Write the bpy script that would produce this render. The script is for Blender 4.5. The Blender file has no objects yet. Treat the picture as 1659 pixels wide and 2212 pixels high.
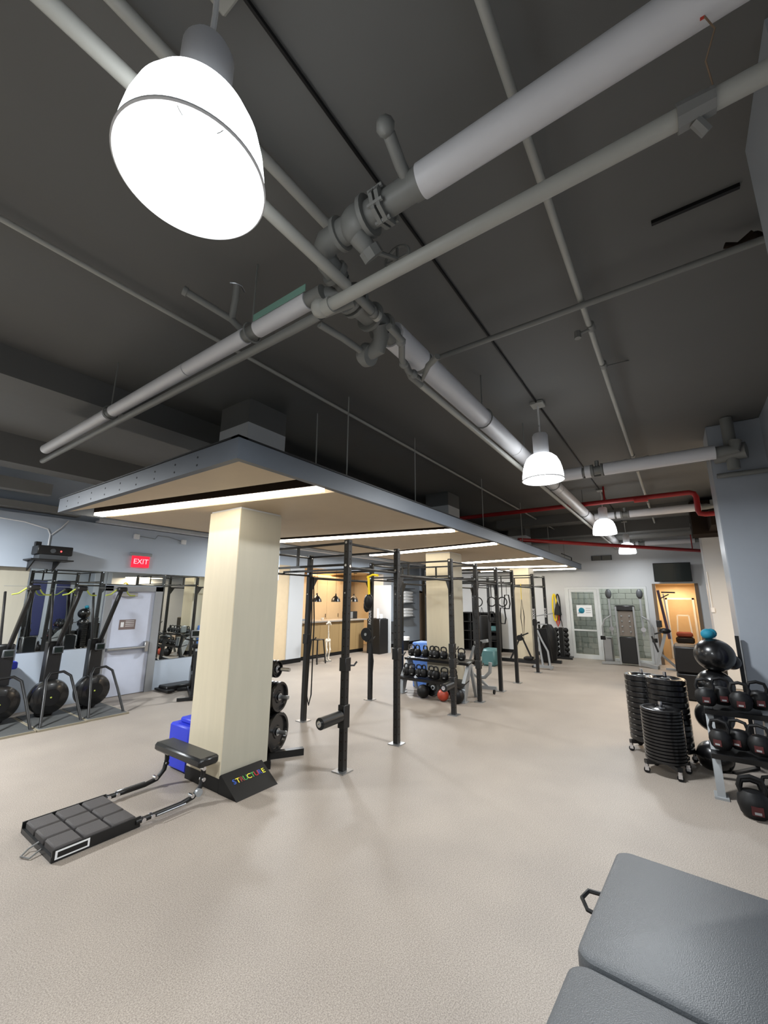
import bpy, math, random
from mathutils import Vector, Matrix
random.seed(7)
PI = math.pi
C = bpy.context.scene.collection
sc = bpy.context.scene
# ---------------------------------------------------------------- camera
F = 886.67; YAW, PITCH, ROLL = 0.6148, 0.20862, 0.0081967
CXP, CYP = 829.5, 1106.0
CAM = Vector((0, 0, 1.98))
fwd = Vector((math.cos(YAW)*math.cos(PITCH), math.sin(YAW)*math.cos(PITCH), math.sin(PITCH)))
right = Vector((math.sin(YAW), -math.cos(YAW), 0)); up0 = right.cross(fwd)
rr_ = right*math.cos(ROLL) + up0*math.sin(ROLL); uu_ = up0*math.cos(ROLL) - right*math.sin(ROLL)
cd = bpy.data.cameras.new('camera'); cam = bpy.data.objects.new('camera', cd); C.objects.link(cam)
m = Matrix((rr_, uu_, -fwd)).transposed().to_4x4(); m.translation = CAM; cam.matrix_world = m
cd.sensor_fit = 'VERTICAL'; cd.sensor_height = 24.0; cd.lens = F/2212*24.0; cd.clip_start = 0.05
sc.camera = cam
def ray(x, y): return fwd*F + rr_*(x-CXP) - uu_*(y-CYP)
def onz(x, y, z=0.0): d = ray(x, y); return CAM + d*((z-1.98)/d.z)
def onx(x, y, X): d = ray(x, y); return CAM + d*(X/d.x)
def ony(x, y, Y): d = ray(x, y); return CAM + d*(Y/d.y)
# ---------------------------------------------------------------- world + exposure
w = bpy.data.worlds.new('world'); sc.world = w; w.use_nodes = True
w.node_tree.nodes['Background'].inputs[0].default_value = (0.75, 0.85, 1, 1)
w.node_tree.nodes['Background'].inputs[1].default_value = 0.05
sc.view_settings.view_transform = 'Standard'; sc.view_settings.look = 'None'
sc.view_settings.gamma = 1; sc.view_settings.use_curve_mapping = False
sc.view_settings.exposure = 0.55
sc.cycles.max_bounces = 8; sc.cycles.diffuse_bounces = 4; sc.cycles.glossy_bounces = 4
sc.cycles.sample_clamp_indirect = 4.0
def area(loc, size, power, col, rot=(0, 0, 0), sy=None, spread=PI):
    l = bpy.data.lights.new('lamp_light', 'AREA'); l.energy = power; l.color = col
    l.shape = 'RECTANGLE' if sy else 'DISK'; l.size = size; l.spread = spread
    if sy: l.size_y = sy
    o = bpy.data.objects.new('lamp_light', l); o.location = loc; o.rotation_euler = rot; C.objects.link(o); return o
COOL = (0.93, 0.97, 1.0); WARM = (1.0, 0.76, 0.50); NEUT = (1.0, 0.93, 0.80)
LAMPS = [(0.565, 1.235), (5.08, 1.2), (10.15, 1.18), (14.8, 1.15)]
LAMPP = [88, 105, 85, 32]
LIGHTS = []
for (lx, ly), p in zip(LAMPS, LAMPP):      # lower opening of each pendant
    LIGHTS.append(area((lx, ly, 3.42), 0.38, p, COOL))
area((13.2, 11.3, 2.98), 1.2, 60, WARM, sy=3.5)        # kitchen downlights
area((10.6, 11.3, 2.98), 1.0, 50, WARM, sy=1.2)
area((17.6, 0.1, 2.5), 0.8, 28, WARM)                  # corridor behind the far wall
area((10.0, -2.4, 2.9), 1.6, 150, WARM)                 # recess behind the right column
area((17.2, 1.9, 3.25), 1.0, 55, (.95, 1, .97), sy=3.0)
# unseen pendants: behind and left of the photographer, then past the canopy
area((-3.5, 1.2, 3.44), 0.44, 70, COOL); area((0.0, 7.5, 3.42), 0.38, 300, COOL)
area((7.6, 7.9, 3.42), 0.38, 150, COOL); area((12.4, 7.9, 3.42), 0.38, 150, COOL)  # added pendants, hidden by the canopy, to brighten the kitchen-side walls
# ---------------------------------------------------------------- materials
def lin(c):
    return tuple(((v/255)/12.92 if v/255 <= .04045 else ((v/255+.055)/1.055)**2.4) for v in c)
MATS = {}
def mat(name, col, rough=.5, metal=0.0, noise=0.0, scale=8.0, bump=0.0, bscale=60.0, spec=.5, emit=0.0, coat=0.0, stretch=None):
    if name in MATS: return MATS[name]
    M_ = bpy.data.materials.new(name); M_.use_nodes = True; nt = M_.node_tree; b = nt.nodes['Principled BSDF']
    c = lin(col); b.inputs['Base Color'].default_value = (*c, 1); b.inputs['Roughness'].default_value = rough
    b.inputs['Metallic'].default_value = metal; b.inputs['Specular IOR Level'].default_value = spec
    if coat: b.inputs['Coat Weight'].default_value = coat; b.inputs['Coat Roughness'].default_value = .1
    tc = nt.nodes.new('ShaderNodeTexCoord'); mp = nt.nodes.new('ShaderNodeMapping')
    nt.links.new(tc.outputs['Object'], mp.inputs[0])
    if stretch: mp.inputs['Scale'].default_value = stretch
    n = nt.nodes.new('ShaderNodeTexNoise'); n.inputs['Scale'].default_value = scale; n.inputs['Detail'].default_value = 4
    nt.links.new(mp.outputs[0], n.inputs['Vector'])
    k = noise if noise else .06
    mx = nt.nodes.new('ShaderNodeMix'); mx.data_type = 'RGBA'
    mx.inputs[6].default_value = (*[v*(1-k) for v in c], 1); mx.inputs[7].default_value = (*[min(1, v*(1+k)) for v in c], 1)
    nt.links.new(n.outputs[0], mx.inputs[0]); nt.links.new(mx.outputs[2], b.inputs['Base Color'])
    if bump:
        n2 = nt.nodes.new('ShaderNodeTexNoise'); n2.inputs['Scale'].default_value = bscale; nt.links.new(tc.outputs['Object'], n2.inputs['Vector'])
        bp = nt.nodes.new('ShaderNodeBump'); bp.inputs['Strength'].default_value = bump; bp.inputs['Distance'].default_value = .01
        nt.links.new(n2.outputs[0], bp.inputs['Height']); nt.links.new(bp.outputs[0], b.inputs['Normal'])
    if emit: b.inputs['Emission Color'].default_value = (*c, 1); b.inputs['Emission Strength'].default_value = emit
    MATS[name] = M_; return M_
def emis(name, rgb, s):
    M_ = bpy.data.materials.new(name); M_.use_nodes = True; nt = M_.node_tree; nt.nodes.clear()
    e = nt.nodes.new('ShaderNodeEmission'); e.inputs[0].default_value = (*rgb, 1); e.inputs[1].default_value = s
    o = nt.nodes.new('ShaderNodeOutputMaterial'); nt.links.new(e.outputs[0], o.inputs[0]); return M_
# floor: speckled rubber
def floor_mat():
    M_ = bpy.data.materials.new('speckled_rubber'); M_.use_nodes = True; nt = M_.node_tree; b = nt.nodes['Principled BSDF']
    tc = nt.nodes.new('ShaderNodeTexCoord')
    def noise(s, d=2):
        n = nt.nodes.new('ShaderNodeTexNoise'); n.inputs['Scale'].default_value = s; n.inputs['Detail'].default_value = d
        nt.links.new(tc.outputs['Object'], n.inputs['Vector']); return n
    n1 = noise(140, 3); n2 = noise(1.3, 5); n3 = noise(420, 1)
    r1 = nt.nodes.new('ShaderNodeValToRGB'); e = r1.color_ramp.elements
    e[0].position = .36; e[0].color = (*lin((131, 122, 113)), 1); e[1].position = .64; e[1].color = (*lin((168, 158, 147)), 1)
    nt.links.new(n1.outputs[0], r1.inputs[0])
    mx = nt.nodes.new('ShaderNodeMix'); mx.data_type = 'RGBA'; mx.blend_type = 'MULTIPLY'; mx.inputs[0].default_value = 1
    r2 = nt.nodes.new('ShaderNodeValToRGB'); e = r2.color_ramp.elements
    e[0].position = .3; e[0].color = (.86, .86, .87, 1); e[1].position = .7; e[1].color = (1, 1, 1, 1)
    nt.links.new(n2.outputs[0], r2.inputs[0]); nt.links.new(r1.outputs[0], mx.inputs[6]); nt.links.new(r2.outputs[0], mx.inputs[7])
    mx2 = nt.nodes.new('ShaderNodeMix'); mx2.data_type = 'RGBA'; mx2.blend_type = 'MULTIPLY'; mx2.inputs[0].default_value = 1
    r3 = nt.nodes.new('ShaderNodeValToRGB'); e = r3.color_ramp.elements
    e[0].position = .35; e[0].color = (.72, .72, .72, 1); e[1].position = .5; e[1].color = (1, 1, 1, 1)
    nt.links.new(n3.outputs[0], r3.inputs[0]); nt.links.new(mx.outputs[2], mx2.inputs[6]); nt.links.new(r3.outputs[0], mx2.inputs[7])
    nt.links.new(mx2.outputs[2], b.inputs['Base Color']); b.inputs['Roughness'].default_value = .55; b.inputs['Specular IOR Level'].default_value = .35
    bp = nt.nodes.new('ShaderNodeBump'); bp.inputs['Strength'].default_value = .10; bp.inputs['Distance'].default_value = .003
    nt.links.new(n1.outputs[0], bp.inputs['Height']); nt.links.new(bp.outputs[0], b.inputs['Normal']); return M_
M_FLOOR = floor_mat()
M_CEIL = mat('dark_grey_ceiling_paint', (99, 99, 97), .7, noise=.10, scale=.7, bump=.15, bscale=9, spec=.3)
M_PIPE = mat('dark_grey_pipe_paint', (116, 117, 114), .5, noise=.08)
M_PIPEL = mat('light_grey_pipe_paint', (158, 158, 152), .5, noise=.06)
M_DUCT = mat('grey_ductwork', (120, 120, 118), .5)
M_WHITEPIPE = mat('white_pipe_jacket', (205, 205, 208), .42, noise=.04, scale=5)
M_RED = mat('red_sprinkler_pipe', (150, 26, 28), .4)
M_WALL = mat('pale_blue_grey_paint', (176, 186, 198), .38, noise=.03, scale=1.2)
M_WALLW = mat('off_white_paint', (196, 198, 200), .45, noise=.03, scale=1.5)
M_COLW = mat('grey_blue_column_paint', (158, 164, 172), .33, noise=.03)
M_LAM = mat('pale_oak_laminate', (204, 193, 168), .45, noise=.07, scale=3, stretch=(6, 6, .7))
M_LAMS = mat('pale_oak_laminate_shaded', (174, 169, 153), .45, noise=.06, scale=3, stretch=(6, 6, .7))  # same oak as the front, shade of the pillar sides put into the colour
M_SOFFIT = mat('tan_wood_soffit', (176, 158, 132), .6, noise=.06, scale=4)
M_TROUGH = mat('dark_brown_trough', (40, 32, 26), .8, spec=.1)
M_FASC = mat('graphite_canopy_fascia', (78, 83, 90), .5, metal=.1)
M_BLACK = mat('black_powder_coat', (15, 15, 16), .42, bump=.05, bscale=200)
M_BLK2 = mat('black_rubber', (13, 13, 14), .5, spec=.3)
M_BLKG = mat('glossy_black', (14, 14, 15), .27, coat=.25)
M_VINYL = mat('black_vinyl', (22, 23, 24), .32, bump=.1, bscale=150)
M_GREYV = mat('grey_vinyl', (68, 71, 74), .46, noise=.05, bump=.2, bscale=220)
M_CHAR = mat('charcoal_rubber', (62, 58, 57), .7, bump=.3, bscale=200)
M_STEEL = mat('silver_steel', (170, 172, 174), .3, metal=.85)
M_SILV = mat('silver_paint', (150, 153, 155), .38, metal=.3)
M_CHROME = mat('chrome', (215, 215, 218), .12, metal=1.0)
M_BLUE = mat('royal_blue_foam', (34, 52, 190), .5)
M_LBLUE = mat('light_blue_foam', (96, 140, 220), .5)
M_YEL = mat('yellow_webbing', (235, 205, 30), .6)
M_LIME = mat('lime_cord', (175, 188, 80), .6)
M_TEAL = mat('teal_fabric', (20, 120, 145), .7)
M_ORANGE = mat('orange_rubber', (165, 62, 40), .4)
M_REDB = mat('red_rubber_band', (185, 60, 45), .5)
M_FRAME = mat('grey_steel_door_frame', (140, 142, 144), .4)
M_DOOR = mat('pale_lilac_door_paint', (196, 202, 218), .4)
M_WHITE = mat('white_plastic', (225, 225, 225), .4)
M_ALU = mat('white_aluminium_frame', (205, 208, 208), .4)
M_OAK = mat('oak_counter_front', (150, 124, 84), .5, noise=.12, scale=3, stretch=(8, 8, .6))
M_TOP = mat('grey_worktop', (150, 142, 132), .4)
M_CAB = mat('cream_cabinet', (212, 190, 156), .5)
M_BEIGE = mat('beige_wall', (205, 184, 150), .6)
M_TRIMW = mat('brown_door_trim', (112, 92, 72), .5)
M_SCREEN = mat('dark_screen', (22, 30, 28), .12)
M_BLOCK = mat('grey_concrete_block', (138, 140, 136), .8, noise=.12, scale=6)
M_MORTAR = mat('mortar', (120, 122, 120), .9)
M_GREEN = mat('pale_green_jacket', (120, 160, 145), .6)
M_TEALV = mat('teal_vinyl', (70, 110, 112), .4)
M_BONE = mat('bone_white', (225, 215, 198), .5)
M_PAPER = mat('paper_white', (228, 230, 232), .7)
M_SIGNC = mat('sign_copper', (120, 105, 102), .5)
M_LED = emis('led_strip_glow', NEUT, 14.0)
M_EXIT = mat('exit_red_face', (225, 25, 50), .5, emit=.9)
M_EXITW = emis('exit_letter_glow', (1, .35, .4), 1.4)
M_BULB = emis('lamp_bulb_glow', COOL, 60.0)
M_DOT = emis('red_indicator', (1, .05, .05), 4)
M_GLOWW = emis('downlight_glow', (1, .85, .6), 6)
def shade_mat(s):
    M_ = bpy.data.materials.new('ribbed_acrylic_shade'); M_.use_nodes = True; nt = M_.node_tree; nt.nodes.clear()
    o = nt.nodes.new('ShaderNodeOutputMaterial'); e = nt.nodes.new('ShaderNodeEmission'); e.inputs[0].default_value = (*COOL, 1)
    tc = nt.nodes.new('ShaderNodeTexCoord'); wv = nt.nodes.new('ShaderNodeTexGradient'); wv.gradient_type = 'RADIAL'
    nt.links.new(tc.outputs['Object'], wv.inputs[0])
    mm = nt.nodes.new('ShaderNodeMath'); mm.operation = 'MULTIPLY'; mm.inputs[1].default_value = 2*PI*70; nt.links.new(wv.outputs[1], mm.inputs[0])
    sn = nt.nodes.new('ShaderNodeMath'); sn.operation = 'SINE'; nt.links.new(mm.outputs[0], sn.inputs[0])
    ma = nt.nodes.new('ShaderNodeMath'); ma.operation = 'MULTIPLY_ADD'; ma.inputs[1].default_value = s*.22; ma.inputs[2].default_value = s; nt.links.new(sn.outputs[0], ma.inputs[0])
    nt.links.new(ma.outputs[0], e.inputs[1])
    t = nt.nodes.new('ShaderNodeBsdfTransparent'); g = nt.nodes.new('ShaderNodeBsdfGlossy'); g.inputs['Roughness'].default_value = .1
    m1 = nt.nodes.new('ShaderNodeMixShader'); m1.inputs[0].default_value = .35; nt.links.new(e.outputs[0], m1.inputs[1]); nt.links.new(t.outputs[0], m1.inputs[2])
    m2 = nt.nodes.new('ShaderNodeMixShader'); m2.inputs[0].default_value = .08; nt.links.new(m1.outputs[0], m2.inputs[1]); nt.links.new(g.outputs[0], m2.inputs[2])
    nt.links.new(m2.outputs[0], o.inputs[0]); return M_
M_SHADE = shade_mat(3.2)
def glass_mat(name, tint, fac):
    M_ = bpy.data.materials.new(name); M_.use_nodes = True; nt = M_.node_tree; nt.nodes.clear()
    o = nt.nodes.new('ShaderNodeOutputMaterial'); t = nt.nodes.new('ShaderNodeBsdfTransparent'); t.inputs[0].default_value = (*tint, 1)
    g = nt.nodes.new('ShaderNodeBsdfGlossy'); g.inputs['Roughness'].default_value = .03
    m1 = nt.nodes.new('ShaderNodeMixShader'); m1.inputs[0].default_value = fac
    nt.links.new(t.outputs[0], m1.inputs[1]); nt.links.new(g.outputs[0], m1.inputs[2]); nt.links.new(m1.outputs[0], o.inputs[0]); return M_
M_GLASS = glass_mat('door_glass', (.92, .94, .92), .1)
def mirror_mat():
    M_ = bpy.data.materials.new('mirror_silver'); M_.use_nodes = True; nt = M_.node_tree; nt.nodes.clear()
    o = nt.nodes.new('ShaderNodeOutputMaterial'); g = nt.nodes.new('ShaderNodeBsdfGlossy'); g.inputs['Roughness'].default_value = 0
    g.inputs[0].default_value = (.78, .82, .8, 1); nt.links.new(g.outputs[0], o.inputs[0]); return M_
M_MIRROR = mirror_mat()
# ---------------------------------------------------------------- mesh builder
V = Vector
OFF = {}
class MB:
    def __init__(s): s.v = []; s.f = []
    def add(s, vs, fs):
        o = len(s.v); s.v += [Vector(v) for v in vs]; s.f += [tuple(i+o for i in f) for f in fs]; return s
    def box(s, a, b, bev=0.0, M=None):
        a = Vector(a); b = Vector(b); lo = Vector([min(a[i], b[i]) for i in range(3)]); hi = Vector([max(a[i], b[i]) for i in range(3)])
        e = min(bev, min(hi-lo)*.45)
        if e <= 0:
            vs = [(x, y, z) for x in (lo.x, hi.x) for y in (lo.y, hi.y) for z in (lo.z, hi.z)]
            fs = [(0, 1, 3, 2), (4, 6, 7, 5), (0, 4, 5, 1), (2, 3, 7, 6), (0, 2, 6, 4), (1, 5, 7, 3)]
        else:
            vs = []; idx = {}
            for ix in (0, 1):
                for iy in (0, 1):
                    for iz in (0, 1):
                        c = Vector((hi.x if ix else lo.x, hi.y if iy else lo.y, hi.z if iz else lo.z)); sg = Vector((-1 if ix else 1, -1 if iy else 1, -1 if iz else 1))
                        for k in range(3):
                            p = c.copy()
                            for j in range(3):
                                if j != k: p[j] += sg[j]*e
                            idx[(ix, iy, iz, k)] = len(vs); vs.append(p)
            fs = []
            for k in range(3):
                o1, o2 = [(1, 2), (0, 2), (0, 1)][k]
                for side in (0, 1):
                    q = []
                    for (p1, p2) in ((0, 0), (1, 0), (1, 1), (0, 1)):
                        key = [0, 0, 0]; key[k] = side; key[o1] = p1; key[o2] = p2; q.append(idx[(*key, k)])
                    fs.append(tuple(q))
                for p1 in (0, 1):
                    for p2 in (0, 1):
                        q = []
                        for side, kk in ((0, o1), (1, o1), (1, o2), (0, o2)):
                            key = [0, 0, 0]; key[k] = side; key[o1] = p1; key[o2] = p2; q.append(idx[(*key, kk)])
                        fs.append(tuple(q))
            for key in [(x, y, z) for x in (0, 1) for y in (0, 1) for z in (0, 1)]:
                fs.append((idx[(*key, 0)], idx[(*key, 1)], idx[(*key, 2)]))
        if M: vs = [M @ Vector(v) for v in vs]
        return s.add(vs, fs)
    def bar(s, p0, p1, wx, wy=None, upv=(0, 0, 1), bev=0.0):
        p0 = Vector(p0); p1 = Vector(p1); wy = wy or wx; d = (p1-p0); L = d.length; d.normalize(); u = Vector(upv)
        if abs(d.dot(u)) > .99: u = Vector((1, 0, 0))
        sx = d.cross(u).normalized(); u = sx.cross(d)
        M = Matrix((sx, u, d)).transposed().to_4x4(); M.translation = p0
        return s.box((-wx/2, -wy/2, 0), (wx/2, wy/2, L), bev, M)
    def cyl(s, p0, p1, r0, r1=None, n=16, caps=True):
        p0 = Vector(p0); p1 = Vector(p1); r1 = r0 if r1 is None else r1; d = (p1-p0).normalized()
        u = Vector((0, 0, 1)) if abs(d.z) < .9 else Vector((1, 0, 0)); a = d.cross(u).normalized(); b = d.cross(a)
        vs = []
        for p, r in ((p0, r0), (p1, r1)):
            for i in range(n): t = 2*PI*i/n; vs.append(p + (a*math.cos(t)+b*math.sin(t))*r)
        fs = [(i, (i+1) % n, n+(i+1) % n, n+i) for i in range(n)]
        if caps: fs += [tuple(range(n-1, -1, -1)), tuple(range(n, 2*n))]
        return s.add(vs, fs)
    def tube(s, pts, r, n=10, closed=False):
        pts = [Vector(p) for p in pts]; N = len(pts); vs = []; prev = None
        for i in range(N):
            if closed: d = (pts[(i+1) % N]-pts[i-1]).normalized()
            else: d = (pts[min(i+1, N-1)]-pts[max(i-1, 0)]).normalized()
            if prev is None:
                u = Vector((0, 0, 1)) if abs(d.z) < .9 else Vector((1, 0, 0)); a = d.cross(u).normalized()
            else:
                a = (prev - d*prev.dot(d)).normalized()
            prev = a; b = d.cross(a); rad = r[i] if isinstance(r, (list, tuple)) else r
            for k in range(n): t = 2*PI*k/n; vs.append(pts[i]+(a*math.cos(t)+b*math.sin(t))*rad)
        fs = []
        for i in range(N if closed else N-1):
            j = (i+1) % N
            for k in range(n): fs.append((i*n+k, i*n+(k+1) % n, j*n+(k+1) % n, j*n+k))
        if not closed: fs += [tuple(range(n-1, -1, -1)), tuple((N-1)*n+k for k in range(n))]
        return s.add(vs, fs)
    def lathe(s, prof, c=(0, 0, 0), ax=(0, 0, 1), n=24):
        c = Vector(c); d = Vector(ax).normalized(); u = Vector((0, 0, 1)) if abs(d.z) < .9 else Vector((1, 0, 0)); a = d.cross(u).normalized(); b = d.cross(a)
        if abs(d.z) > .9: a = Vector((1, 0, 0)); b = Vector((0, 1, 0))
        vs = []
        for (r, h) in prof:
            for k in range(n): t = 2*PI*k/n; vs.append(c + d*h + (a*math.cos(t)+b*math.sin(t))*max(r, 1e-4))
        fs = [(i*n+k, i*n+(k+1) % n, (i+1)*n+(k+1) % n, (i+1)*n+k) for i in range(len(prof)-1) for k in range(n)]
        return s.add(vs, fs)
    def ball(s, c, r, n=20, sc_=(1, 1, 1)):
        m_ = n//2; pr = [(math.sin(PI*i/m_), -math.cos(PI*i/m_)) for i in range(m_+1)]
        o = len(s.v); s.lathe(pr, n=n)
        for i in range(o, len(s.v)):
            v = s.v[i]; s.v[i] = Vector((c[0]+v.x*r*sc_[0], c[1]+v.y*r*sc_[1], c[2]+v.z*r*sc_[2]))
        return s
    def prism(s, poly, axis, t0, t1):
        def mk(p, t):
            return {'x': (t, p[0], p[1]), 'y': (p[0], t, p[1]), 'z': (p[0], p[1], t)}[axis]
        n = len(poly); vs = [mk(p, t0) for p in poly]+[mk(p, t1) for p in poly]
        fs = [tuple(range(n-1, -1, -1)), tuple(range(n, 2*n))]+[(i, (i+1) % n, n+(i+1) % n, n+i) for i in range(n)]
        return s.add(vs, fs)
    def xf(s, M):
        s.v = [M @ v for v in s.v]; return s
def obj(name, mb, m_, parent=None, ang=38, kind=None):
    o_ = Vector((0, 0, 0))
    if parent is not None: o_ = OFF.get(parent, Vector((0, 0, 0)))
    me = bpy.data.meshes.new(name); me.from_pydata([tuple(v-o_) for v in mb.v], [], mb.f)
    bm_fix(me)
    me.materials.append(m_)
    me.polygons.foreach_set('use_smooth', [True]*len(me.polygons)); me.set_sharp_from_angle(angle=math.radians(ang)); me.update()
    o = bpy.data.objects.new(name, me); C.objects.link(o)
    if parent is not None: o.parent = parent; OFF[o] = o_
    if kind: o['kind'] = kind
    return o
import bmesh
def bm_fix(me):
    b = bmesh.new(); b.from_mesh(me); bmesh.ops.recalc_face_normals(b, faces=b.faces); b.to_mesh(me); b.free()
def tag(o, label, cat, group=None):
    o['label'] = label; o['category'] = cat
    if group: o['group'] = group
    return o
def T(name, label, cat, loc=(0, 0, 0), group=None, rz=0, local=False):
    o = bpy.data.objects.new(name, None); C.objects.link(o); o.empty_display_size = .05
    o.location = loc; o.rotation_euler = (0, 0, rz); OFF[o] = Vector((0, 0, 0)) if local else Vector(loc)
    return tag(o, label, cat, group)
def dup(root, loc, rz=None, label=None, group=None):
    r = root.copy(); C.objects.link(r); r.location = loc
    if rz is not None: r.rotation_euler = (0, 0, rz)
    if label: r['label'] = label
    if group: r['group'] = group
    for ch in list(root.children):
        c = ch.copy(); C.objects.link(c); c.parent = r
        for g in list(ch.children):
            d = g.copy(); C.objects.link(d); d.parent = c
    return r
def struct(name, mb, m_, parent=None): 
    o = obj(name, mb, m_, parent)
    if parent is None: o['kind'] = 'structure'
    return o
def text(name, body, size, m_, M, parent=None, ext=.002, align='CENTER'):
    cu = bpy.data.curves.new('txt', 'FONT'); cu.body = body; cu.size = size; cu.extrude = ext; cu.align_x = align; cu.align_y = 'CENTER'
    cu.resolution_u = 3
    t = bpy.data.objects.new('txt', cu); me = bpy.data.meshes.new_from_object(t); me.name = name
    bpy.data.objects.remove(t)
    off = OFF.get(parent, Vector((0, 0, 0))) if parent is not None else Vector((0, 0, 0))
    me.transform(Matrix.Translation(-off) @ M); me.materials.clear(); me.materials.append(m_)
    o = bpy.data.objects.new(name, me); C.objects.link(o)
    if parent is not None: o.parent = parent
    return o
def frame(origin, xdir, ydir):
    x = Vector(xdir).normalized(); z = x.cross(Vector(ydir)).normalized(); y = z.cross(x)
    M = Matrix((x, y, z)).transposed().to_4x4(); M.translation = Vector(origin); return M
def nth(i): return ['first', 'second', 'third', 'fourth', 'fifth', 'sixth', 'seventh', 'eighth', 'ninth', 'tenth', 'eleventh', 'twelfth', 'thirteenth', 'fourteenth', 'fifteenth', 'sixteenth', 'seventeenth', 'eighteenth', 'nineteenth', 'twentieth'][i]
ZC = 4.45; XF = 16.4; YL = 9.6; YR = -1.17
# ================================================================ SHELL
struct('floor', MB().box((-6, -5, -.1), (22, 14, 0)), M_FLOOR)
struct('ceiling', MB().box((-6, -5, ZC), (22, 14, ZC+.15)), M_CEIL)
struct('trim_1', MB().box((-6, 5.25, 4.14), (XF, 5.75, ZC)), M_CEIL)             # dropped ceiling beam along the pillars
struct('trim_2', MB().box((-6, 8.2, 4.0), (XF, 8.6, ZC)), M_CEIL)
struct('wall_back', MB().box((-6.1, -5, 0), (-6, 14, ZC)), M_WALLW)
# left wall with door opening and mirrors
lw = MB(); lw.box((-6, YL, 0), (3.72, YL+.12, 2.5)).box((4.86, YL, 0), (8.1, YL+.12, 2.5)).box((3.72, YL, 2.2), (4.86, YL+.12, 2.5)).box((-6, YL-.15, 2.48), (8.1, YL+.12, 3.43))
lw.box((-6, YL, 3.43), (8.1, YL+.12, ZC)).box((8.0, YL, 0), (8.1, 10.15, ZC))
struct('wall_left', lw, M_WALL)
struct('trim_3', MB().box((3.3, 9.25, 3.44), (16.3, 9.44, 3.47)).box((3.3, 9.25, 3.47), (16.3, 9.27, 3.53)), M_WALLW)   # cable tray ledge
struct('trim_4', MB().box((-6, 9.3, 3.5), (3.0, YL, 3.62)).box((-6, 9.0, 3.75), (2.4, 9.2, 3.95)), M_DUCT)
# wall right of the mirrors: peach panel then white column
struct('wall_kitchen', MB().box((8.1, 10.1, 0), (9.1, 10.25, 3.0)), M_CAB)
struct('wall_column', MB().box((9.1, 10.07, 0), (9.72, 10.75, 3.0)), M_WALLW)
struct('wall_soffit', MB().box((8.1, 10.1, 3.0), (19.2, 10.3, ZC)), M_WALL)
struct('baseboard_left', MB().box((8.1, 10.055, 0), (9.72, 10.07, .13)).box((8.1, 10.07, 0), (9.1, 10.1, .13)), M_BLK2)
# kitchen
struct('wall_kitchen_back', MB().box((8.1, 12.6, 0), (15.6, 12.7, 3.1)).box((8.1, 10.3, 0), (8.2, 12.6, 3.1)).box((15.2, 10.9, 0), (15.3, 12.6, 3.1)), M_BEIGE)
struct('ceiling_kitchen', MB().box((8.1, 10.3, 3.02), (15.6, 12.7, 3.1)), M_CAB)
for i, x in enumerate((13.4, 14.3)):
    struct('trim_%d' % (10+i), MB().cyl((x, 10.9, 3.0), (x, 10.9, 3.02), .07, n=12), M_TROUGH)
# wall with shelf and door beyond the kitchen
struct('wall_left_far', MB().box((14.9, 10.1, 0), (17.3, 10.25, 3.0)), M_WALL)
struct('wall_pier', MB().box((14.3, 10.1, 0), (14.9, 10.7, 3.0)), M_WALLW)
struct('baseboard_left_far', MB().box((14.3, 10.08, 0), (17.3, 10.1, .13)), M_BLK2)
struct('wall_door_far', MB().box((17.3, 10.0, 2.35), (17.4, 13.0, ZC)).box((17.3, 11.9, 0), (17.4, 13.0, 2.35)), M_WALL)
struct('wall_beyond', MB().box((19.1, 7.0, 0), (19.2, 13.0, ZC)), M_BEIGE)
# far wall with glazed front and corridor opening
fw = MB(); fw.box((XF, 3.42, 0), (XF+.15, 8.9, ZC)).box((XF, .86, 2.46), (XF+.15, 3.42, ZC)).box((XF, .69, 0), (XF+.15, .86, ZC)).box((XF, -.53, 2.54), (XF+.15, .69, ZC)).box((XF, -5, 0), (XF+.15, -.53, ZC))
struct('wall_far', fw, M_WALLW)
struct('wall_far_return', MB().box((XF+.15, 8.8, 0), (19.1, 8.9, ZC)), M_WALL)
struct('baseboard_far', MB().box((XF-.015, 3.42, 0), (XF, 8.8, .12)), M_BLK2)
# right side walls and columns
struct('wall_right', MB().box((-6, YR-.15, 0), (7.2, YR, ZC)).box((13.75, YR-.15, 0), (XF, YR, ZC)).box((7.85, -3.2, 0), (13.75, -3.05, ZC)), M_COLW)
struct('wall_right_column_near', MB().box((2.0, YR, 0), (2.65, -.585, ZC)), M_COLW)
c1 = MB().box((7.2, -3.1, 0), (7.85, -.585, ZC), .012); struct('wall_right_column', c1, M_COLW)
struct('wall_right_column_far', MB().box((13.0, -3.1, 0), (13.75, -.61, 4.08), .012), M_WALLW)
# corridor behind the opening
cor = MB().box((XF+.15, .69, 0), (19.0, .8, 2.6)).box((XF+.15, -.64, 0), (19.0, -.53, 2.6)).box((XF+.16, -.64, 2.60), (20, .8, 2.7))
cor.box((18.4, .42, 0), (18.5, .69, 2.54)).box((18.4, -.53, 0), (18.5, -.42, 2.54)).box((18.4, -.42, 2.1), (18.5, .42, 2.54)).box((20.4, -1.5, 0), (20.5, 1.8, 2.7))
cor.box((19, .69, 0), (20.4, .8, 2.6)).box((19, -.64, 0), (20.4, -.53, 2.6))
struct('wall_corridor', cor, M_BEIGE)
struct('trim_5', MB().box((XF-.02, .6, 0), (XF+.17, .69, 2.54)).box((XF-.02, -.53, 0), (XF+.17, -.44, 2.54)), M_TRIMW)
struct('door_3', MB().box((18.36, .36, 0), (18.4, .42, 2.1)).box((18.36, -.42, 0), (18.4, -.36, 2.1)).box((18.36, -.42, 2.04), (18.4, .42, 2.1)), M_ALU)
area((19.6, 0, 2.5), .5, 20, WARM)
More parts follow.
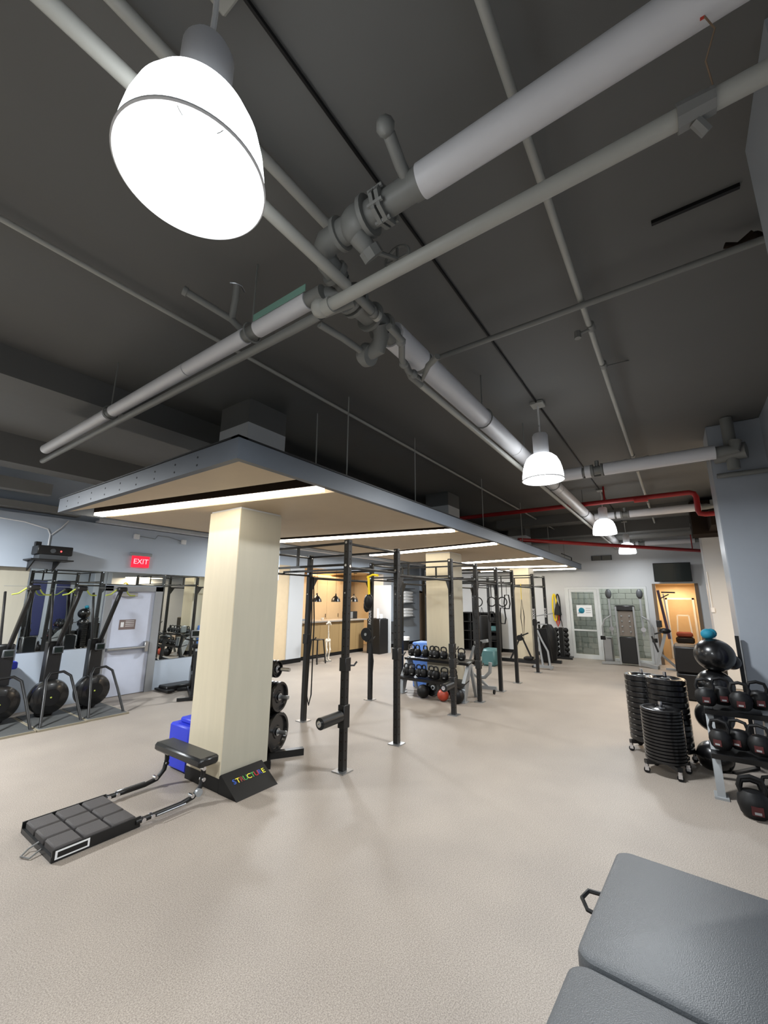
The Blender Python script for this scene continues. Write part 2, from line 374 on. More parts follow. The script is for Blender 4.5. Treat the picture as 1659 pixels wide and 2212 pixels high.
# ================================================================ PILLARS
def pillar(name, x0, y0, lab, wd=.62, zt=4.13):
    t = T(name, lab, 'pillar', (x0+wd/2, y0+wd/2, 0))
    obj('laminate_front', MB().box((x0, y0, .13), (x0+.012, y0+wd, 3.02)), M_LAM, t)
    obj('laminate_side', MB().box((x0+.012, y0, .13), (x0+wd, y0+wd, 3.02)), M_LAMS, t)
    obj('base_band', MB().box((x0-.006, y0-.006, 0), (x0+wd+.006, y0+wd+.006, .13)), M_BLK2, t)
    obj('upper_shaft', MB().box((x0+.01, y0+.01, 3.02), (x0+wd-.01, y0+wd-.01, zt)), M_WALLW, t)
    obj('upper_shaft_dark', MB().box((x0+.012, y0+.012, zt), (x0+wd-.012, y0+wd-.012, ZC)), M_CEIL, t)
P1 = (2.91, 4.13)
pillar('pillar', P1[0], P1[1], 'wide pale oak clad square pillar nearest the camera, rising through the canopy')
pillar('pillar', 8.44, 4.13, 'pale oak clad pillar behind the kettlebell rack in the middle of the power rig')
pillar('pillar', 14.0, 4.0, 'farthest pale oak clad pillar, beside the rowing gear at the back of the rig')
# ================================================================ CANOPY
cz0, cz1 = 3.026, 3.20; cx0, cx1, cy0, cy1 = 1.79, 15.62, 2.645, 6.36
cn = T('suspended_canopy', 'long dark framed ceiling canopy with tan soffit and six light strips over the rig', 'canopy', (8.7, 4.5, cz0))
obj('fascia', MB().box((cx0, cy0, cz0), (cx0+.06, cy1, cz1)), M_FASC, cn)
obj('fascia', MB().box((cx0+.06, cy0, cz0), (cx1, cy0+.06, cz1)), M_FASC, cn)
obj('fascia', MB().box((cx1-.06, cy0+.06, cz0), (cx1, cy1, cz1)), M_FASC, cn)
obj('fascia', MB().box((cx0+.06, cy1-.06, cz0), (cx1-.06, cy1, cz1)), M_FASC, cn)
obj('top_edge', MB().box((cx0-.012, cy0-.012, cz1), (cx1+.01, cy0+.08, cz1+.012)).box((cx0-.012, cy0-.012, cz1), (cx0+.08, cy1, cz1+.012)), M_BLK2, cn)
obj('deck', MB().box((cx0+.06, cy0+.06, cz1-.03), (cx1-.06, cy1-.06, cz1)), M_TROUGH, cn)
for k in range(9):
    y = 3.2+k*.36
    for z in (3.07, 3.14): obj('screw', MB().cyl((cx0-.003, y, z), (cx0+.002, y, z), .009, n=8), M_BLK2, cn)
strips = []
for a, b in (((690, 1052), (185, 1112)), ((976, 1143), (605, 1167)), ((1067, 1172), (780, 1200)), ((1167, 1204), (995, 1216)), ((1226, 1221), (1027, 1226.5)), ((1250, 1228), (1145, 1232))):
    A = onz(*a, 3.06); B = onz(*b, 3.06); s_ = (B.x-A.x)/(B.y-A.y); strips.append((A.x+(cy0+.06-A.y)*s_, A.x+(cy1-.06-A.y)*s_))
strips[-1] = (min(strips[-1][0], 15.25), min(strips[-1][1], 15.3))
strips[3] = (strips[3][0], strips[3][0]+.62); strips[4] = (strips[4][0], strips[4][0]-.75)
TW = .26
edges = [(cx0+.06, cx0+.06)]
for (xa, xb) in strips: edges.append((xa-.36, xb-.36)); edges.append((xa+.16, xb+.16))
edges.append((cx1-.06, cx1-.06))
for i in range(0, len(edges)-1, 2):            # tan panels between the troughs
    (a0, b0), (a1, b1) = edges[i], edges[i+1]; a0 = min(a0, cx1-.06); b0 = min(b0, cx1-.06); a1 = min(a1, cx1-.06); b1 = min(b1, cx1-.06)
    if a1-a0 < .12 and b1-b0 < .12: continue
    b1 = max(b1, b0+.03); a1 = max(a1, a0+.03)
    nsp = max(1, round((a1-a0)/1.9))
    for k in range(nsp):
        p = lambda t, e0, e1: e0+(e1-e0)*t
        t0, t1 = k/nsp, (k+1)/nsp; g = .007
        xa0, xa1 = p(t0, a0, a1)+g, p(t1, a0, a1)-g; xb0, xb1 = p(t0, b0, b1)+g, p(t1, b0, b1)-g
        obj('soffit_panel', MB().prism([(xa0, cy0+.06), (xa1, cy0+.06), (xb1, cy1-.06), (xb0, cy1-.06)], 'z', 3.04, 3.09), M_SOFFIT, cn)
for (xa, xb) in strips:
    ya, yb = cy0+.12, cy1-.2; sl = (xb-xa)/(cy1-cy0-.12)
    A = V((xa+.06*sl, ya, 3.10)); B = V((xa+sl*(yb-cy0-.06), yb, 3.10))
    tr = obj('light_trough', MB().bar(A+V((0, 0, .012)), B+V((0, 0, .012)), .13, .108), M_TROUGH, cn)
    obj('light_strip', MB().bar(A+V((0, 0, -.062)), B+V((0, 0, -.062)), .11, .035), M_LED, tr)
for x in (3.6, 5.2, 7.9, 10.5, 13.2, 15.3):
    obj('hanger_rod', MB().cyl((x, cy0+.45, cz1), (x, cy0+.45, ZC), .008, n=6), M_PIPEL, cn)
# roof-top bracket seen near the far corner
obj('bracket', MB().tube([(14.6, 2.75, 3.2), (14.6, 2.75, 3.36), (13.2, 2.75, 3.36)], .015, 6), M_BLK2, cn)
# loose light cable hanging onto the canopy
cb = onx(647, 870, 3.9)
tag(obj('cable', MB().tube([(3.72, 3.75, ZC), (3.74, 3.76, 3.75), (3.66, 3.85, 3.5), (3.45, 3.9, 3.22)], .009, 6), M_PIPEL), 'thin pale cable dropping from the ceiling to the canopy beside the near pillar', 'cable')
# ================================================================ PENDANT LAMPS
def shade_profile(R, H):
    pr = []
    for i in range(15):
        t = i/14; z = H*(1-t); r = R*(.42+.58*math.sin(t*PI/2)**.9) if t > 0 else R*.40
        pr.append((r, z))
    return pr
pl = T('pendant_lamp', 'huge glowing ribbed dome pendant lamp nearest the camera at top left', 'lamp', (LAMPS[0][0], LAMPS[0][1], 3.42), 'ribbed dome pendant lamps in a row', local=True)
R_, H_ = .24, .33
sh = obj('lamp_shade', MB().lathe([(R_*.38, .33), (R_*.55, .318), (R_*.74, .275), (R_*.87, .21), (R_*.95, .135), (R_*.99, .065), (R_, 0), (R_*.97, 0), (R_*.955, .07), (R_*.91, .14), (R_*.82, .21), (R_*.68, .265), (R_*.4, .30)], n=72), M_SHADE, pl)
obj('rim', MB().lathe([(R_+.002, -.005), (R_+.007, -.001), (R_+.007, .005), (R_-.008, .005), (R_-.008, -.003), (R_+.002, -.005)], n=72), M_WHITE, pl)
obj('bulb', MB().ball((0, 0, .17), .07, 16, (1, 1, 1.4)), M_BULB, pl)
obj('reflector_ring', MB().lathe([(.08, .26), (.12, .20), (.125, .20), (.085, .26)], n=32), M_WHITE, pl)
obj('ballast_housing', MB().lathe([(0, .33), (.088, .33), (.092, .345), (.092, .575), (.08, .60), (0, .60)], n=32), M_WHITEPIPE, pl)
obj('cord', MB().tube([(0, 0, .60), (.004, 0, .80), (0, 0, .99)], .011, 6), M_WHITE, pl)
obj('hook', MB().tube([(.0, 0, .60), (.03, 0, .63), (.02, 0, .69), (-.02, 0, .71)], .006, 6), M_STEEL, pl)
obj('ceiling_box', MB().box((-.08, -.08, .98), (.08, .08, 1.029), .01), M_PIPEL, pl)
for (x, y), nm in zip(LAMPS[1:], ('glowing dome pendant lamp hanging in front of the white pipe, second from the camera', 'small glowing dome pendant lamp, third from the camera along the pipe', 'farthest glowing dome pendant lamp, partly behind the red pipe')):
    dup(pl, (x, y, 3.42), label=nm)
for (x, y), nm in zip(((0.0, 7.5), (7.6, 7.9), (12.4, 7.9), (-3.5, 1.2)), ('dome pendant lamp left of the frame near the mirror wall', 'added unseen dome pendant lamp between canopy and mirror wall', 'added unseen dome pendant lamp between canopy and kitchen', 'dome pendant lamp behind the photographer')):
    dup(pl, (x, y, 3.42), label=nm)  # the two past the canopy are added as housings for the extra light
tag(obj('conduit', MB().cyl((-2, 1.2, 4.43), (16.3, 1.2, 4.43), .012, n=6), M_BLK2), 'thin dark electrical conduit on the ceiling linking the pendant lamp mounts', 'conduit')
# ================================================================ PIPES
def pipe(name, label, cat, *segs):
    t = T(name, label, cat, segs[0][1][0]); return t
def elbow(p, a, b, r):      # rounded corner between directions
    p = V(p); a = V(a); b = V(b); return [p+a*r, p+(a+b)*r*.35, p+b*r]
def hang(t, p, r, zt=ZC, ax='y'):
    ring = [(p[0]+(math.cos(a)*r if ax == 'y' else 0), p[1]+(0 if ax == 'y' else math.cos(a)*r), p[2]+math.sin(a)*r) for a in [2*PI*k/16 for k in range(16)]]
    obj('hanger', MB().tube(ring, .008, 6, True).cyl((p[0], p[1], p[2]+r), (p[0], p[1], zt), .007, n=6), M_PIPE, t)
# long insulated main along the room
yj, zj, rj = 1.545, 3.93, .10
t = T('insulated_pipe', 'long white insulated main pipe running down the room to the far wall', 'pipe', (8, yj, zj))
obj('pipe_jacket', MB().cyl((2.28, yj, zj), (2.68, yj, zj), rj, n=28), M_WHITEPIPE, t)
x = 2.74
while x < 16.3:
    e = min(x+2.4, 16.38); obj('pipe_jacket', MB().cyl((x, yj, zj), (e-.012, yj, zj), rj, n=28), M_WHITEPIPE, t); x = e
obj('strap', MB().cyl((2.67, yj, zj), (2.75, yj, zj), rj*.93, n=24), M_PIPE, t)
for x in (4.05, 5.6, 7.2, 10.0, 12.8): hang(t, (x, yj, zj), rj+.012, ax='x')
t = T('thin_pipe', 'slim pale pipe hung under the long insulated main', 'pipe', (8, yj+.01, zj-.17))
obj('pipe_run', MB().cyl((2.75, yj+.03, 3.745), (16.3, yj+.03, 3.745), .028, n=14), M_PIPEL, t)
obj('pipe_dark_end', MB().tube([(2.75, yj+.03, 3.745), (2.6, yj+.03, 3.745), (2.5, yj+.02, 3.8)], .028, 12), M_PIPE, t)
# cross pipe, right, insulated
xg, zg = 1.43, 3.98
t = T('insulated_pipe', 'fat white insulated cross pipe reaching the upper right corner', 'pipe', (xg, 0, zg))
obj('pipe_jacket', MB().cyl((xg, .80, zg), (xg, -.62, zg), .078, n=32), M_WHITEPIPE, t)
obj('jacket_tear', MB().box((xg-.003, -.29, zg-.08), (xg+.006, -.278, zg-.074)), M_REDB, t)
obj('loose_wire', MB().tube([(xg, -.29, zg-.08), (xg+.01, -.31, zg-.14), (xg+.05, -.28, zg-.2), (xg+.12, -.3, zg-.25)], .003, 5), M_TRIMW, t)
# valve assembly at the crossing
t = T('valve_assembly', 'cluster of dark grey painted valves, flanges and elbows where the pipes cross', 'valve', (1.45, 1.3, 3.9))
def P(x, y, z): return onz(x, y, z)
a0 = V((xg, .80, zg))
obj('pipe_fitting', MB().cyl(a0, (xg, 1.02, zg), .066, n=24).cyl((xg, .80, zg), (xg, .85, zg), .072, n=24), M_PIPE, t)
obj('side_outlet', MB().tube([(xg, .86, zg), (xg-.1, .86, zg+.04), (xg-.21, .85, zg+.09)], .03, 12).ball((xg-.24, .85, zg+.1), .045, 10), M_PIPE, t)
for y, r in ((1.00, .10), (1.035, .10)):
    obj('flange', MB().cyl((xg, y, zg), (xg, y+.022, zg), r, n=8), M_PIPE, t)
for k in range(6):
    a = PI/6+k*PI/3; obj('flange_bolt', MB().cyl((xg+math.cos(a)*.085, .985, zg+math.sin(a)*.085), (xg+math.cos(a)*.085, 1.075, zg+math.sin(a)*.085), .012, n=6), M_PIPE, t)
obj('valve_body', MB().ball((xg, 1.2, zg-.005), .105, 20, (.85, 1.0, .95)).cyl((xg, 1.06, zg), (xg, 1.35, zg), .07, n=20), M_PIPE, t)
obj('valve_bonnet', MB().cyl((xg, 1.2, zg-.08), (xg+.07, 1.17, zg-.14), .055, .045, n=16).cyl((xg+.06, 1.17, zg-.13), (xg+.1, 1.16, zg-.165), .06, n=8), M_PIPE, t)
obj('flange', MB().cyl((xg, 1.115, zg), (xg, 1.14, zg), .105, n=20), M_PIPE, t)
obj('flange', MB().cyl((xg, 1.31, zg), (xg, 1.335, zg), .092, n=20), M_PIPE, t)
obj('elbow', MB().tube([(xg, 1.33, zg), (xg+.0, 1.42, zg), (xg+.03, 1.48, zg-.01), (xg+.09, 1.5, zg-.03), (xg+.2, 1.5, zg-.06)], [.066, .07, .07, .068, .064], 20), M_PIPE, t)
obj('elbow', MB().tube([(xg+.2, 1.5, zg-.06), (xg+.27, 1.52, zg-.08), (xg+.26, 1.6, zg-.09), (xg+.22, 1.68, zg-.09)], .06, 20).cyl((xg+.14, 1.5, zg-.045), (xg+.17, 1.5, zg-.052), .085, n=20), M_PIPE, t)
obj('tee', MB().tube([(xg+.26, 1.55, zg-.08), (xg+.5, 1.54, zg-.07), (xg+.86, 1.545, zg-.06)], .075, 20), M_PIPE, t)
for x in (xg+.34, xg+.39, xg+.56, xg+.70): obj('flange', MB().cyl((x, 1.545, zg-.07), (x+.025, 1.545, zg-.07), .105, n=20), M_PIPE, t)
ww = onz(858, 560, 3.95)
ring = [ww+V((0, math.cos(a)*.085, math.sin(a)*.085)) for a in [2*PI*k/20 for k in range(20)]]
obj('handwheel', MB().tube(ring, .009, 6, True).bar(ww+V((0, -.08, 0)), ww+V((0, .08, 0)), .012).bar(ww+V((0, 0, -.08)), ww+V((0, 0, .08)), .012).cyl(ww, ww+V((-.16, .1, 0)), .014, n=8), M_PIPE, t)
w2 = onz(795, 765, 3.72)
obj('drop_leg', MB().tube([(2.05, 1.5, 3.86), (2.1, 1.52, 3.8), (2.12, 1.56, 3.74), w2], [.05, .055, .06, .05], 16), M_PIPE, t)
obj('drop_cap', MB().cyl(w2+V((0, .02, 0)), w2+V((.0, -.03, -.02)), .085, .075, n=20).cyl(w2+V((0, .06, .01)), w2+V((.0, .02, 0)), .062, n=20), M_PIPE, t)
w3 = [onz(*q, 3.7) for q in ((840, 705), (868, 735), (868, 775), (880, 800), (912, 820), (925, 790), (945, 770))]
obj('drain_pipe', MB().tube(w3, .023, 12), M_PIPE, t)
for q in ((866, 738), (872, 786), (893, 808)):
    p = onz(*q, 3.7); obj('coupling', MB().ball(p, .036, 10), M_PIPE, t)
obj('drain_arm', MB().tube([onz(690, 700, 3.7), onz(740, 730, 3.7), onz(795, 768, 3.72)], .024, 12), M_PIPE, t)
obj('drain_arm', MB().tube([onz(700, 680, 3.72), onz(730, 668, 3.74), onz(765, 655, 3.76)], .022, 12), M_PIPE, t)
# cross pipe left, insulated
xh, zh, rh = 1.61, 3.87, .058
t = T('insulated_pipe', 'white insulated cross pipe running left from the valves above the canopy', 'pipe', (xh, 4, zh))
obj('pipe_fitting', MB().cyl((xh, 1.62, zh), (xh, 1.76, zh), .05, n=20), M_PIPE, t)
obj('pipe_jacket', MB().cyl((xh, 1.75, zh), (xh, 2.26, zh), rh, n=28), M_WHITEPIPE, t)
obj('pipe_jacket', MB().cyl((xh, 2.4, zh), (xh, 3.18, zh), rh, n=28), M_WHITEPIPE, t)
obj('pipe_jacket', MB().cyl((xh, 3.19, zh), (xh, 4.6, zh), rh, n=28), M_WHITEPIPE, t)
obj('pipe_jacket', MB().cyl((xh, 4.72, zh), (xh, 6.6, zh), rh, n=28), M_WHITEPIPE, t)
obj('strap', MB().cyl((xh, 2.26, zh), (xh, 2.4, zh), rh*.86, n=24), M_PIPE, t)
obj('strap', MB().cyl((xh, 4.6, zh), (xh, 4.72, zh), rh*.86, n=24), M_PIPE, t)
hang(t, (xh, 2.33, zh), rh+.012); hang(t, (xh, 4.66, zh), rh+.012)
obj('jacket_flap', MB().bar((xh-.06, 1.72, zh+.045), (xh-.06, 2.24, zh+.045), .05, .004, (0, 1, 0)), M_GREEN, t)
t = T('thin_pipe', 'slim grey pipe slung beneath the left insulated cross pipe', 'pipe', (xh+.02, 4, 3.73))
obj('pipe_run', MB().cyl((1.625, 1.66, 3.73), (1.625, 6.7, 3.73), .03, n=14), M_PIPE, t)
# sprinkler line across in front of everything
t = T('sprinkler_pipe', 'grey sprinkler pipe crossing diagonally below the valve cluster to the upper right', 'pipe', (1.56, .5, 3.70))
obj('pipe_run', MB().cyl((1.565, 1.55, 3.70), (1.565, -.57, 3.70), .036, n=20), M_PIPEL, t)
obj('elbow_cap', MB().ball((1.56, 1.59, 3.71), .058, 14).cyl((1.565, 1.50, 3.70), (1.565, 1.56, 3.70), .047, n=16), M_PIPEL, t)
obj('tape_wrap', MB().cyl((1.565, -.19, 3.70), (1.565, -.30, 3.70), .05, .043, n=9).cyl((1.57, -.24, 3.66), (1.6, -.27, 3.62), .02, n=7), M_DUCT, t)
t = T('sprinkler_pipe', 'pale sprinkler pipe running under the ceiling behind the nearest lamp', 'pipe', (.9, 1.42, 3.83))
obj('pipe_run', MB().cyl((-1.5, 1.43, 3.83), (1.62, 1.43, 3.83), .033, n=18), M_PIPEL, t)
obj('pipe_run', MB().cyl((1.62, 1.43, 3.83), (1.92, 1.44, 3.83), .028, n=14).cyl((1.88, 1.44, 3.83), (1.9, 1.44, 3.83), .036, n=14), M_PIPE, t)
obj('pipe_cap', MB().cyl((1.92, 1.44, 3.83), (1.95, 1.44, 3.83), .036, n=14), M_PIPEL, t)
t = T('ceiling_pipe', 'grey ceiling pipe passing above the nearest lamp toward the valves', 'pipe', (.5, 1.6, 4.36))
obj('pipe_run', MB().cyl((-1.5, 1.62, 4.36), (1.62, 1.6, 4.36), .032, n=16), M_PIPEL, t)
t = T('ceiling_pipe', 'thin faint ceiling pipe running the length of the room above the canopy edge', 'pipe', (5, 3.3, 4.38))
obj('pipe_run', MB().cyl((-1.5, 3.34, 4.38), (15, 3.26, 4.38), .02, n=10), M_PIPEL, t)
t = T('sprinkler_pipe', 'thin ceiling sprinkler line with small heads running lengthwise right of the lamps', 'pipe', (5, .36, 4.3))
obj('pipe_run', MB().cyl((-1.0, .38, 4.32), (15.8, .35, 4.32), .024, n=12), M_PIPEL, t)
for x in (3.62, 4.35, 7.6, 8.0, 11.5):
    h = obj('coupling', MB().cyl((x-.04, .362, 4.32), (x+.04, .362, 4.32), .034, n=10), M_PIPE, t)
for x in (3.62, 7.7): obj('sprinkler_head', MB().cyl((x, .36, 4.3), (x-.02, .47, 4.27), .012, n=8).cyl((x-.02, .47, 4.3), (x-.02, .47, 4.235), .028, n=8), M_PIPE, t)
for x in (4.4, 7.9): obj('brace', MB().cyl((x, .36, 4.33), (x+.25, .15, ZC), .006, n=5), M_PIPE, t)
t = T('cross_pipe', 'thin dark pipe crossing the ceiling from the main to the right columns', 'pipe', (3.3, .5, 4.32))
obj('pipe_run', MB().cyl((3.22, 1.72, 4.27), (3.22, -1.1, 4.27), .024, n=12), M_PIPE, t)
obj('offset', MB().tube([(3.22, 1.72, 4.27), (3.2, 1.78, 4.22), (2.9, 1.7, 4.06), (2.74, 1.64, 4.02)], .024, 12), M_PIPE, t)
for i, (x, r, ya, yb, zz, lab) in enumerate(((6.85, .095, 1.44, -.62, 3.95, 'white insulated branch pipe right of the second lamp'), (10.85, .085, 1.44, -.60, 3.95, 'white insulated branch pipe right of the third lamp'), (15.9, .085, 1.44, -.60, 3.84, 'farthest white insulated branch pipe near the far wall'))):
    t = T('branch_pipe', lab, 'pipe', (x, .5, zz))
    obj('pipe_jacket', MB().cyl((x, ya, zz), (x, ya-.42, zz), r, n=24), M_WHITEPIPE, t)
    obj('pipe_jacket', MB().cyl((x, .72, zz), (x, yb, zz), r, n=24), M_WHITEPIPE, t)
    obj('pipe_jacket', MB().cyl((x, .98, zz), (x, .9, zz), r, n=24), M_WHITEPIPE, t)
    obj('valve', MB().cyl((x, ya-.4, zz), (x, .7, zz), r*.7, n=16).cyl((x, .9, zz), (x, .86, zz), r*1.05, n=12).cyl((x, .76, zz), (x, .73, zz), r*1.05, n=12).cyl((x, .81, zz), (x, .81, zz+.15), .03, n=10), M_PIPE, t)
    obj('end_fitting', MB().tube([(x, yb, zz), (x, yb-.1, zz), (x, yb-.2, zz), (x, yb-.22, zz+.12)], r*.75, 14), M_PIPE, t)
    t2 = T('thin_pipe', 'thin dark pipe behind the ' + lab.replace('white insulated ', ''), 'pipe', (x+.5, .5, 4.2))
    obj('pipe_run', MB().cyl((x+.55, 1.44, zz+.06), (x+.55, -.8, zz+.06), .022, n=10), M_PIPE, t2)
# valve body and dark pipe stack on the right column top
t = T('pipe_stack', 'dark pipe fittings and horizontal pipe on the top of the right column', 'pipe', (7.1, -.75, 3.8))
obj('riser', MB().tube([(6.98, -.8, 4.44), (6.98, -.8, 4.1), (7.0, -.8, 3.72)], .07, 14), M_PIPE, t)
obj('valve', MB().cyl((7.05, -.62, 3.95), (6.95, -.95, 3.95), .11, n=16), M_PIPE, t)
obj('pipe_run', MB().cyl((7.12, -.62, 3.68), (7.12, -1.16, 3.68), .035, n=12), M_PIPE, t)
# stub slot and bracket on the ceiling, upper right
tag(obj('ceiling_channel', MB().box((2.86, -.58, 4.425), (2.885, -.13, 4.45)), M_BLK2), 'short dark channel fixed to the ceiling by the near right column', 'channel')
bt = onz(1615, 512, 4.36); tag(obj('ceiling_sprinkler', MB().tube([bt+V((0, .12, 0)), bt+V((.02, .05, -.02)), bt+V((0, -.03, .02))], .02, 8).ball(bt+V((.03, -.04, -.01)), .045, 10), M_TROUGH), 'small dark sprinkler fitting at the ceiling by the near right column', 'sprinkler')
# stubs on the left, above the canopy front
t = T('sprinkler_branch', 'dark stub pipes with a silver hook hanging over the left cross pipe', 'pipe', (1.45, 2.4, 4.1))
s0 = onz(405, 632, 4.2); s1 = onz(500, 690, 4.1); s2 = onz(535, 725, 3.95)
obj('stub', MB().tube([s0, s1, s2], .026, 12).cyl(s0, s0+(s0-s1).normalized()*.03, .034, n=12), M_PIPE, t)
q0 = onz(512, 615, 4.3); obj('stub', MB().tube([s1, onz(508, 650, 4.2), q0], .026, 12), M_PIPE, t)
obj('hook', MB().tube([onz(497, 611, 4.3), onz(508, 612, 4.3), onz(522, 618, 4.3), onz(528, 630, 4.3)], .008, 6), M_STEEL, t)
# red pipes
t = T('red_pipe', 'red fire pipe crossing above the third lamp and dropping at the right column', 'pipe', (10, 1, 4.08))
rp = [(9.95, 4.7, 4.10), (9.95, -.40, 4.10), (9.95, -.47, 4.07), (9.95, -.50, 3.99), (9.95, -.50, 3.72), (9.95, -.52, 3.66), (9.95, -.60, 3.64), (9.95, -1.2, 3.64)]
obj('pipe_run', MB().tube(rp, .05, 14), M_RED, t)
obj('coupling', MB().cyl((9.95, .55, 4.08), (9.95, .30, 4.08), .07, n=14), M_RED, t); obj('hanger', MB().cyl((9.95, 1.1, 4.08), (9.95, 1.1, ZC), .02, n=8), M_RED, t)
t = T('red_pipe', 'lower red fire pipe in front of the farthest lamp near the far wall', 'pipe', (13, 1, 3.5))
A = onz(1120, 1166, 3.5); B = onz(1520, 1190, 3.5)
obj('pipe_run', MB().cyl(A, B, .05, n=14), M_RED, t)
obj('hanger', MB().cyl(A.lerp(B, .93), A.lerp(B, .93)+V((0, 0, .9)), .015, n=8), M_RED, t)
# ducts in the dark far ceiling
for i, (x, y0_, y1_, z) in enumerate(((12.6, -.5, 4.5, 4.2), (14.8, -.5, 5.6, 4.1))):
    struct('trim_%d' % (20+i), MB().box((x, y0_, z), (x+.5, y1_, ZC)), M_CEIL)
tag(obj('ceiling_duct', MB().cyl((15.6, 5.6, 4.1), (15.6, -.55, 4.1), .14, n=20), M_DUCT), 'round grey duct along the top of the far wall behind the red pipe', 'duct')
tag(obj('ceiling_duct', MB().box((12.2, -.45, 3.55), (13.0, -1.9, 4.35)).box((11.2, -.75, 3.6), (12.2, -1.5, 3.95)), M_TROUGH), 'dark ductwork wedged between the right columns above the red pipe', 'duct')
# ================================================================ POWER RIG
rig = T('power_rig', 'long black bolted power rig of perforated uprights and pull-up bars under the canopy', 'exercise rig', (8.5, 4.4, 0))
FX = [4.09, 5.245, 7.07, 8.24, 9.45, 10.60, 12.42, 13.7]; YF, YB = 3.455, 5.30
def upright(x, y):
    u = obj('upright', MB().box((x-.038, y-.038, .006), (x+.038, y+.038, 2.73), .004), M_BLACK, rig)
    obj('base_plate', MB().box((x-.09, y-.09, 0), (x+.09, y+.09, .012)), M_STEEL, u)
    b = MB()
    for z in (2.695, 2.40):
        b.cyl((x-.044, y, z), (x+.044, y, z), .017, n=10); b.cyl((x, y-.044, z-.012), (x, y+.044, z-.012), .017, n=10)
    b.cyl((x-.043, y, 2.05), (x-.036, y, 2.05), .01, n=8)
    obj('bolt', b, M_CHROME, u)
    if x < 8.5 and y < 4:
        h = MB()
        for k in range(26):
            z = .12+k*.098; h.box((x-.0385, y-.008, z), (x-.037, y+.008, z+.016)); h.box((x-.008, y-.0385, z), (x+.008, y-.037, z+.016))
        obj('hole_row', h, M_SILV if False else M_TROUGH, u)
for x in FX:
    upright(x, YF); upright(x, YB)
    for z in (2.69, 2.41): obj('crossmember', MB().bar((x, YF+.04, z), (x, YB-.04, z), .03, .03), M_BLACK, rig)
    obj('spacer', MB().bar((x, 4.38, 2.42), (x, 4.38, 2.68), .03), M_BLACK, rig)
for i in range(len(FX)-1):
    a, b = FX[i]+.035, FX[i+1]-.035
    for y in (YF, YB):
        if i in (0, 2, 4, 6):
            obj('pull_up_bar', MB().cyl((a, y, 2.68), (b, y, 2.68), .017, n=12), M_BLACK, rig)
            obj('pull_up_bar', MB().cyl((a, y, 2.37), (b, y, 2.37), .017, n=12), M_BLACK, rig)
        else:
            obj('pull_up_bar', MB().cyl((a, y, 2.33), (b, y, 2.33), .022, n=12), M_BLACK, rig)
            for xx, sg in ((a, 1), (b, -1)):
                obj('gusset', MB().prism([(xx, 2.35), (xx+sg*.16, 2.35), (xx+sg*.16, 2.31), (xx+sg*.03, 2.1), (xx, 2.1)], 'y', y-.006, y+.006), M_BLACK, rig)
for x in (4.65, 7.65, 10.0):
    obj('crossmember', MB().bar((x, YF, 2.40), (x, YB, 2.40), .03, .03), M_BLACK, rig)
# attachments
for x, z, L in ((4.09, .60, .34), (7.07, .50, .30)):
    r = obj('roller_pad', MB().cyl((x-.07, YF, z+.01), (x-.07-L, YF, z), .065, n=20), M_VINYL, rig)
    obj('roller_cap', MB().cyl((x-.065-L, YF, z), (x-.085-L, YF, z), .034, n=16).ball((x-.085-L, YF, z), .014, 8), M_CHROME, r)
    obj('bracket', MB().box((x-.055, YF-.05, z-.13), (x+.055, YF+.05, z+.13), .006), M_BLACK, r)
def hook(x, y, z, s=1):
    o = obj('j_hook', MB().box((x-.052, y-.052, z-.08), (x+.052, y+.052, z+.08), .006).tube([(x+.05, y, z-.02), (x+.15*s, y-.02, z-.03), (x+.19*s, y-.03, z+.01)], .012, 8), M_BLACK, rig)
for x, y, z in ((4.09, YF, 1.19), (5.245, YF, 1.2), (7.07, YF, 1.12), (7.07, YF, .86), (8.24, YF, .7), (5.245, YB, 1.3), (6.99, YB, 1.2), (12.42, YF, 1.35)): hook(x, y, z)
for x, y in ((7.07, YB), (12.42, YF), (13.7, YF)):
    M = frame((x-.0405, y-.003, 1.72), (0, 0, 1), (0, 1, 0)) if True else None
    text('upright_lettering', 'ROGUE', .085, M_WHITE, frame((x-.0395, y, 1.60), (0, 0, 1), (0, 1, 0)), rig, .001)
# ---- straps and rings
def band_loop(x, y, zt, zb, wd, m_, name, label, cat, th=.012):
    return tag(obj(name, MB().tube([(x-wd/2, y, zt), (x-wd*.6, y, (zt+zb)/2), (x-wd/2, y, zb+.03), (x, y, zb), (x+wd/2, y, zb+.03), (x+wd*.6, y, (zt+zb)/2), (x+wd/2, y, zt), (x, y, zt+.02)], th, 6, True), m_), label, cat)
t = T('suspension_strap', 'yellow and black suspension trainer hanging at the second bay of the rig', 'strap', (6.2, 4.7, 2.3))
obj('webbing', MB().bar((6.2, 4.72, 2.40), (6.2, 4.70, 2.04), .014, .055, (1, 0, 0)), M_YEL, t)
obj('anchor', MB().tube([(6.2, 4.75, 2.37), (6.2, 4.62, 2.42), (6.2, 4.5, 2.40)], .02, 8), M_YEL, t)
obj('handle_bundle', MB().ball((6.2, 4.71, 1.93), .10, 12, (.7, 1, 1.4)).ball((6.24, 4.78, 1.85), .08, 10, (.7, .9, 1.5)), M_BLK2, t)
tag(obj('resistance_band', MB().tube([(5.25, 5.24, 2.35), (5.25, 5.21, 1.6), (5.22, 5.22, .4), (5.27, 5.22, .25), (5.32, 5.22, .4), (5.31, 5.21, 1.6), (5.28, 5.24, 2.35)], .011, 6), M_BLK2), 'long black resistance band hanging on the rear left upright', 'resistance band')
rg = [2*PI*k/24 for k in range(24)]
gr = T('gymnastic_ring', 'black gymnastic ring, leftmost of the three hanging at the middle of the rig', 'gymnastic ring', (10.6, 4.39, 1.92), 'gymnastic rings on the rig', local=True)
